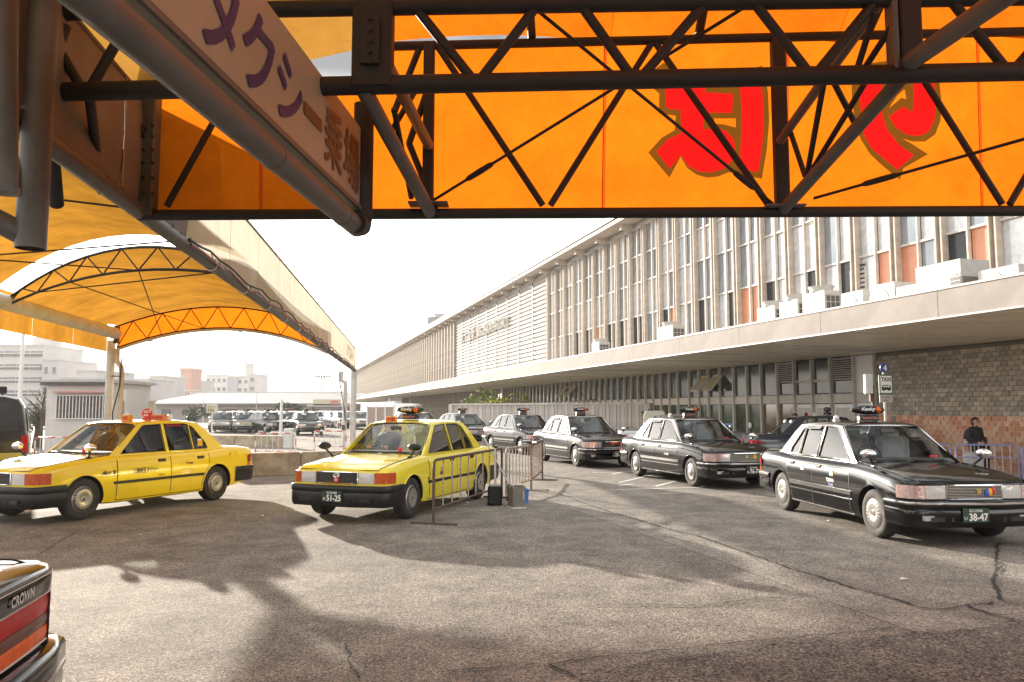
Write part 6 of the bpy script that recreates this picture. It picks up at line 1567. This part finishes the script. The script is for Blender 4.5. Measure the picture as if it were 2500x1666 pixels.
driver('taxi driver in dark jacket at the wheel of the taxi with plate 76-73', tD, -.36, cloth_navy, R(-30))
driver('taxi driver in brown jacket at the wheel of the left yellow taxi', tA, -.36, cloth_brown, 0)
driver('taxi driver in dark jacket behind the windscreen of the lemon yellow taxi', tB, -.36, cloth_navy, 0)
driver('taxi driver inside the black taxi with plate 20-83', tE_, -.36, cloth_dark, 0)

# ------------------------------------------------------------------ background town
m_bl = [mat('block_%d' % i, c, .8, 0, .1, .2) for i, c in enumerate(((.58, .55, .56), (.62, .60, .58), (.55, .30, .24), (.40, .42, .47), (.50, .50, .50), (.64, .62, .60)))]
m_win = mat('far_window', (.16, .17, .20), .2, 0, .3, .5, spec=.8)
def building(label, D, x0, x1, ytop, m, rows=0, cols=0, dep=14, y0=1000, name='apartment_building', wfrac=.55, extra=None):
    X0, X1 = XatD(x0, D), XatD(x1, D); zt = H((x0 + x1) / 2, ytop, D); c = (X0 + X1) / 2
    b = thing(name, (c, D + dep / 2, 0), label, 'building')
    MB().box((c, D + dep / 2, zt / 2), (X1 - X0, dep, zt)).build('wall', m, b); MB().box((c, D + dep / 2, zt + .15), (X1 - X0 + .4, dep + .4, .3)).build('roof', m_bl[1], b)
    if rows:
        fh = zt / (rows + .5); cw = (X1 - X0) / cols
        for r in range(rows):
            for k in range(cols): 
                o = obj('window', rep(('bw', round(cw * wfrac, 2), round(fh * .42, 2)), lambda: MB().box((0, 0, 0), (cw * wfrac, .12, fh * .42)).mesh('window', m_win)), b); o.location = Vector((X0 + cw * (k + .5), D - .03, zt - fh * (r + .62))) - b.location
    return b, X0, X1, zt
bd_, X0, X1, zt = building('white office block with bands of windows at the far left', 150, -60, 98, 845, m_bl[5], 5, 5, wfrac=.92)
for r in range(5): MB().box(((X0 + X1) / 2, 149.6, zt * (r + .35) / 5.4 + 1.2), (X1 - X0, .6, .25)).build('balcony_ledge', m_bl[1], bd_)
MB().box((XatD(70, 150), 155, zt + 1.0), (3.5, 4, 2)).build('stair_head', m_bl[5], bd_)
building('lower grey white office wing with four small windows right of the banded block', 149, 98, 137, 880, m_bl[0], 3, 2, wfrac=.35)
building('low white house with rooftop box behind the hut roof', 120, 140, 250, 925, m_bl[5], 1, 3); building('small white rooftop house with satellite dish above the hut', 140, 183, 232, 907, m_bl[1], 1, 2)
building('pale distant house right of the left canopy column', 160, 300, 358, 927, m_bl[0], 2, 4); building('pale distant narrow tower house with rooftop tank', 220, 362, 400, 920, m_bl[4], 3, 2)
b_, X0, X1, zt = building('salmon brick apartment block with stair tower and stepped roof', 240, 395, 470, 955, m_bl[2], 4, 5, 16)
for k, (x0, x1, yt) in enumerate(((430, 458, 906), (410, 432, 945))):
    xa_, xb_, z_ = XatD(x0, 239), XatD(x1, 239), H(440, yt, 239); MB().box(((xa_ + xb_) / 2, 245, z_ / 2), (xb_ - xa_, 8, z_)).build('stair_tower' if k == 0 else 'step', m_bl[2], b_)
MB().box((XatD(444, 239), 245, H(440, 902, 239)), (3.8, 8.4, 1.0)).build('tower_crown', m_bl[2], b_)
building('thin grey distant block right of the salmon apartments', 260, 470, 482, 930, m_bl[4], 2, 1)
b_, X0, X1, zt = building('pale grey apartment block with balconies, left part of the grey cluster', 290, 500, 552, 917, m_bl[5], 4, 4); building('blue grey blind block in the middle of the grey cluster', 291, 552, 577, 922, m_bl[3], 0, 0)
b_, X0, X1, zt = building('white apartment block with water tower, right of the grey cluster', 292, 577, 605, 920, m_bl[1], 4, 2); MB().box(((X0 + X1) / 2 + 1, 296, zt + 2.6), (2.4, 3, 5.2)).build('stair_tower', m_bl[4], b_); MB().lathe([(.0001, 1.0), (.7, .9), (.8, 0), (.0001, 0)], 12, ((X0 + X1) / 2 - .6, 296, zt + 5.2)).build('water_tank', m_bl[1], b_)
building('thin blue white block at the right end of the grey cluster', 294, 605, 623, 915, m_bl[0], 4, 1)
# railway shed and viaduct
RX0, RX1 = XatD(372, 105), XatD(842, 105); shed = thing('railway_shed', ((RX0 + RX1) / 2, 110, 0), 'long low shed with pale metal roof behind the far taxi lot', 'building')
zs = H(600, 985, 105); zr = H(600, 966, 105)
MB().box(((RX0 + RX1) / 2, 111, zs / 2), (RX1 - RX0, 10, zs)).build('wall', mat('shed_wall', (.48, .42, .40), .8, 0, .15, .5), shed)
MB().add([(RX0 - 1, 104.5, zs), (RX1 + 1, 104.5, zs), (RX1 + 1, 114, zr + .5), (RX0 + 3, 114, zr + .5), (RX0 - 1, 104.5, zs - .15), (RX1 + 1, 104.5, zs - .15)], [(0, 1, 2, 3), (4, 5, 1, 0)]).build('roof', mat('shed_roof', (.36, .345, .355), .6, .1, .1, .4), shed)
for k in range(9):
    x = RX0 + (RX1 - RX0) * (k + .5) / 9
    o = obj('window', rep('shedw', lambda: MB().box((0, 0, 0), (1.2, .1, .75)).mesh('window', m_win)), shed); o.location = Vector((x, 105.93, zs * .52)) - shed.location
VX0, VX1 = XatD(462, 130), XatD(835, 130); vd = thing('viaduct', ((VX0 + VX1) / 2, 133, 0), 'pale railway viaduct deck above the low shed roof', 'viaduct')
zv0, zv1 = H(600, 971, 130), H(600, 957, 130); MB().box(((VX0 + VX1) / 2, 133, (zv0 + zv1) / 2), (VX1 - VX0, 6, zv1 - zv0)).build('deck', m_bl[4], vd); MB().box(((VX0 + VX1) / 2, 129.9, zv1 - .25), (VX1 - VX0, .2, .5)).build('parapet', m_bl[5], vd)
for k in range(7): x = VX0 + (VX1 - VX0) * (k + .5) / 7; MB().box((x, 133, zv0 / 2), (1.2, 3, zv0)).build('pier', m_bl[4], vd)
gate = thing('toll_canopy', (XatD(800, 92), 93, 0), 'small pale booth canopy with a reddish panel right of the dark tree', 'canopy'); gx = XatD(800, 92)
MB().box((gx, 93, H(800, 990, 92)), (4.6, 3, .3)).build('roof', m_bl[1], gate); MB().box((gx, 91.6, H(800, 983, 92)), (3.2, .2, .7)).build('sign_board', m_kio, gate); MB().box((gx + .9, 91.48, H(800, 983, 92)), (.9, .06, .5)).build('red_panel', mat('pale_red', (.60, .28, .25), .6), gate)
for a in (-2, 2): MB().box((gx + a, 93, 1.0), (.2, .2, 2.0)).build('post', steel_grey, gate)
MB().box((gx, 94, .8), (3.4, .2, 1.2)).build('glazing', m_win, gate)
# floodlight mast
mx_, mD = XatD(787, 118), 118; fm = thing('floodlight_mast', (mx_, mD, 0), 'tall floodlight mast with a double row of lamps above the shed', 'mast'); mt = H(787, 922, mD)
for a in (-.25, .25): MB().tube((mx_ + a, mD, 0), (mx_ + a * .7, mD, mt), .09, 8).build('leg', steel_pale, fm)
MB().box((mx_, mD, mt - .15), (2.2, .12, .12)).build('crossbar', steel_pale, fm)
for k in range(6): MB().cbox((mx_ - 1.0 + k * .4, mD - .1, mt + .12), (.26, .2, .26), .03).build('floodlight', steel_grey, fm)
for a in (-1, 1): MB().tube((mx_ + a * .7, mD, mt - .2), (mx_ + a * .15, mD, mt - 1.3), .04, 6).build('brace', steel_pale, fm)
# poles and small signs
def pole(label, px, D, ytop, r, m=steel_pale, arm=None):
    x = XatD(px, D); z = H(px, ytop, D); t = thing('lamp_post', (x, D, 0), label, 'post'); MB().tube((x, D, 0), (x, D, z), r, 10, 0, r * .7).build('pole', m, t, 50)
    MB().lathe([(.0001, .02), (r * 2, .02), (r * 2, 0)], 12, (x, D, 0)).build('base_plate', m, t)
    if arm: MB().path([(x, D, z - .02), (x + arm * .3, D, z + .25), (x + arm, D, z + .35)], r * .5, 6).build('arm', m, t); MB().cbox((x + arm, D, z + .33), (.6, .25, .12), .03).build('lamp_head', m, t)
    return t
pole('tall white pole in front of the banded office block', 47, 42, 812, .13, white_paint); pole('white lamp post with curved arm left of the grey apartment cluster', 497, 95, 940, .07, steel_pale, 2.0); pole('thin grey pole in front of the low shed', 626, 80, 955, .05)
pole('white square post between the parked taxis of the far lot', 687, 47, 976, .11, white_paint); pole('thin pole with lantern behind the tan panels on the road', 1002, 60, 962, .06, steel_grey); pole('slim pole left of the tan panels on the road', 950, 58, 973, .05, steel_pale); pole('thin pole left of the salmon apartments', 482, 90, 935, .04)
o = thing('notice_board', (XatD(518, 50), 50, 0), 'cream notice board on a white post above the leftmost parked taxi', 'sign'); nx_ = XatD(518, 50); MB().box((nx_, 50, H(518, 998, 50)), (.72, .05, .55)).build('board', m_kio, o); MB().tube((nx_, 50.05, 0), (nx_, 50.05, 1.6), .04, 8).build('post', white_paint, o)
text_mb('タクシー\n乗務員', (nx_ - .28, 49.96, H(518, 998, 50) - .19), (1, 0, 0), UP, .38, .56, .004).build('board_lettering', mat('olive_ink', (.25, .22, .10), .6, 0, 0), o)
tp = thing('tan_screen', (XatD(930, 45), 45, 0), 'tan panel screen with white posts behind the lemon yellow taxi', 'screen'); x0_, x1_ = XatD(897, 45), XatD(962, 45)
for k in range(3): a = x0_ + (x1_ - x0_) * k / 3; MB().box((a + (x1_ - x0_) / 6, 45, .95), ((x1_ - x0_) / 3 - .06, .06, 1.7)).build('panel', mat('tan_panel', (.42, .34, .29), .7, 0, .1), tp)
for k in range(4): a = x0_ + (x1_ - x0_) * k / 3; MB().box((a, 44.97, .95), (.09, .08, 1.9)).build('post', white_paint, tp)
vn = thing('minibus', (XatD(985, 55), 56, 0), 'pale minibus with blue windscreen behind the roof lamp of the lemon yellow taxi', 'van'); vx_ = XatD(985, 55)
mb = MB(); pf = [(-.9, .3), (-.92, 1.1), (-.82, 1.95), (-.6, 2.08), (.6, 2.08), (.82, 1.95), (.92, 1.1), (.9, .3)]; rows = [[(vx_ + x * f, y_, z * g_) for x, z in pf] for y_, f, g_ in ((54.6, .95, .55), (54.9, 1, .62), (55.5, 1, 1), (59, 1, 1))]; mb.grid(rows); mb.add(rows[0], [tuple(range(8))]); mb.build('body', white_paint, vn, 40); MB().quad((vx_ - .8, 54.92, 1.25), (vx_ + .8, 54.92, 1.25), (vx_ + .72, 55.42, 1.95), (vx_ - .72, 55.42, 1.95)).build('windscreen', mat('blue_screen', (.10, .16, .25), .1, 0, .1), vn)
for a in (-.8, .8): MB().lathe([(.0001, .1), (.3, .1), (.3, -.1), (.0001, -.1)], 20, (vx_ + a, 55.6, .3), 'x').build('wheel', rubber, vn, 40)
# trees
def tree(label, px, D, ztop, rx, m, n, size, seed, trunk=.4, name='tree'):
    x = XatD(px, D); t = thing(name, (x, D, 0), label, 'tree'); rr = random.Random(seed)
    mb = MB(); mb.path([(x, D, 0), (x + .05, D, ztop * trunk), (x, D, ztop * .9)], [.16, .11, .03], 8)
    for k in range(7): z = ztop * (trunk + .08 * k); a = rr.uniform(0, 6.28); mb.path([(x, D, z), (x + math.cos(a) * rx * .6, D + math.sin(a) * rx * .6, z + .5)], [.05, .015], 5)
    mb.build('trunk', wood, t, 50)
    foliage((x, D, ztop * .62), rx, rx, ztop * .36, n, size, seed).build('crown', m, t)
tree('dark evergreen tree in front of the low shed', 700, 88, H(700, 985, 88), 1.4, leaf_d, 900, .20, 21); tree('second dark evergreen tree right of the first in front of the shed', 714, 89, H(714, 992, 89), 1.3, leaf_d, 800, .20, 22); tree('small dark tree behind the cream screen', 474, 70, H(474, 992, 70), 1.0, leaf_d, 500, .14, 25)
tree('grey green tree between the van and the white hut', 92, 34, H(92, 985, 34), .9, leafmat('leaf_grey', (.13, .14, .09)), 900, .09, 23)
x = XatD(104, 33); bt = thing('bare_tree', (x, 33, 0), 'leafless thin tree at the left corner of the white hut', 'tree'); rr = random.Random(31); mb = MB(); mb.path([(x, 33, 0), (x, 33, 1.6), (x + .1, 33, 2.6)], [.07, .05, .015], 6); mb.build('trunk', wood, bt); mb = MB()
for k in range(26): z = rr.uniform(1.2, 2.3); a = rr.uniform(0, 6.28); l = rr.uniform(.3, .8); p1 = Vector((x + math.cos(a) * l * .6, 33 + math.sin(a) * l * .4, z + l * .6)); mb.path([(x, 33, z), p1, p1 + Vector((rr.uniform(-.2, .2), 0, .25))], [.018, .011, .005], 4)
mb.build('branch', wood, bt)

# ------------------------------------------------------------------ air
m_haze = bpy.data.materials.new('haze'); m_haze.use_nodes = True; ht = m_haze.node_tree
for n in list(ht.nodes): ht.nodes.remove(n)
ho = ht.nodes.new('ShaderNodeOutputMaterial'); hv = ht.nodes.new('ShaderNodeVolumePrincipled')
hv.inputs['Color'].default_value = (.97, .97, .98, 1); hv.inputs['Density'].default_value = .00035; hv.inputs['Anisotropy'].default_value = .35
ht.links.new(hv.outputs[0], ho.inputs['Volume'])
hz = MB().box((0, 382, 10.5), (1040, 884, 23)).build('haze', m_haze); tag(hz, kind='stuff')
scene.cycles.volume_bounces = 0
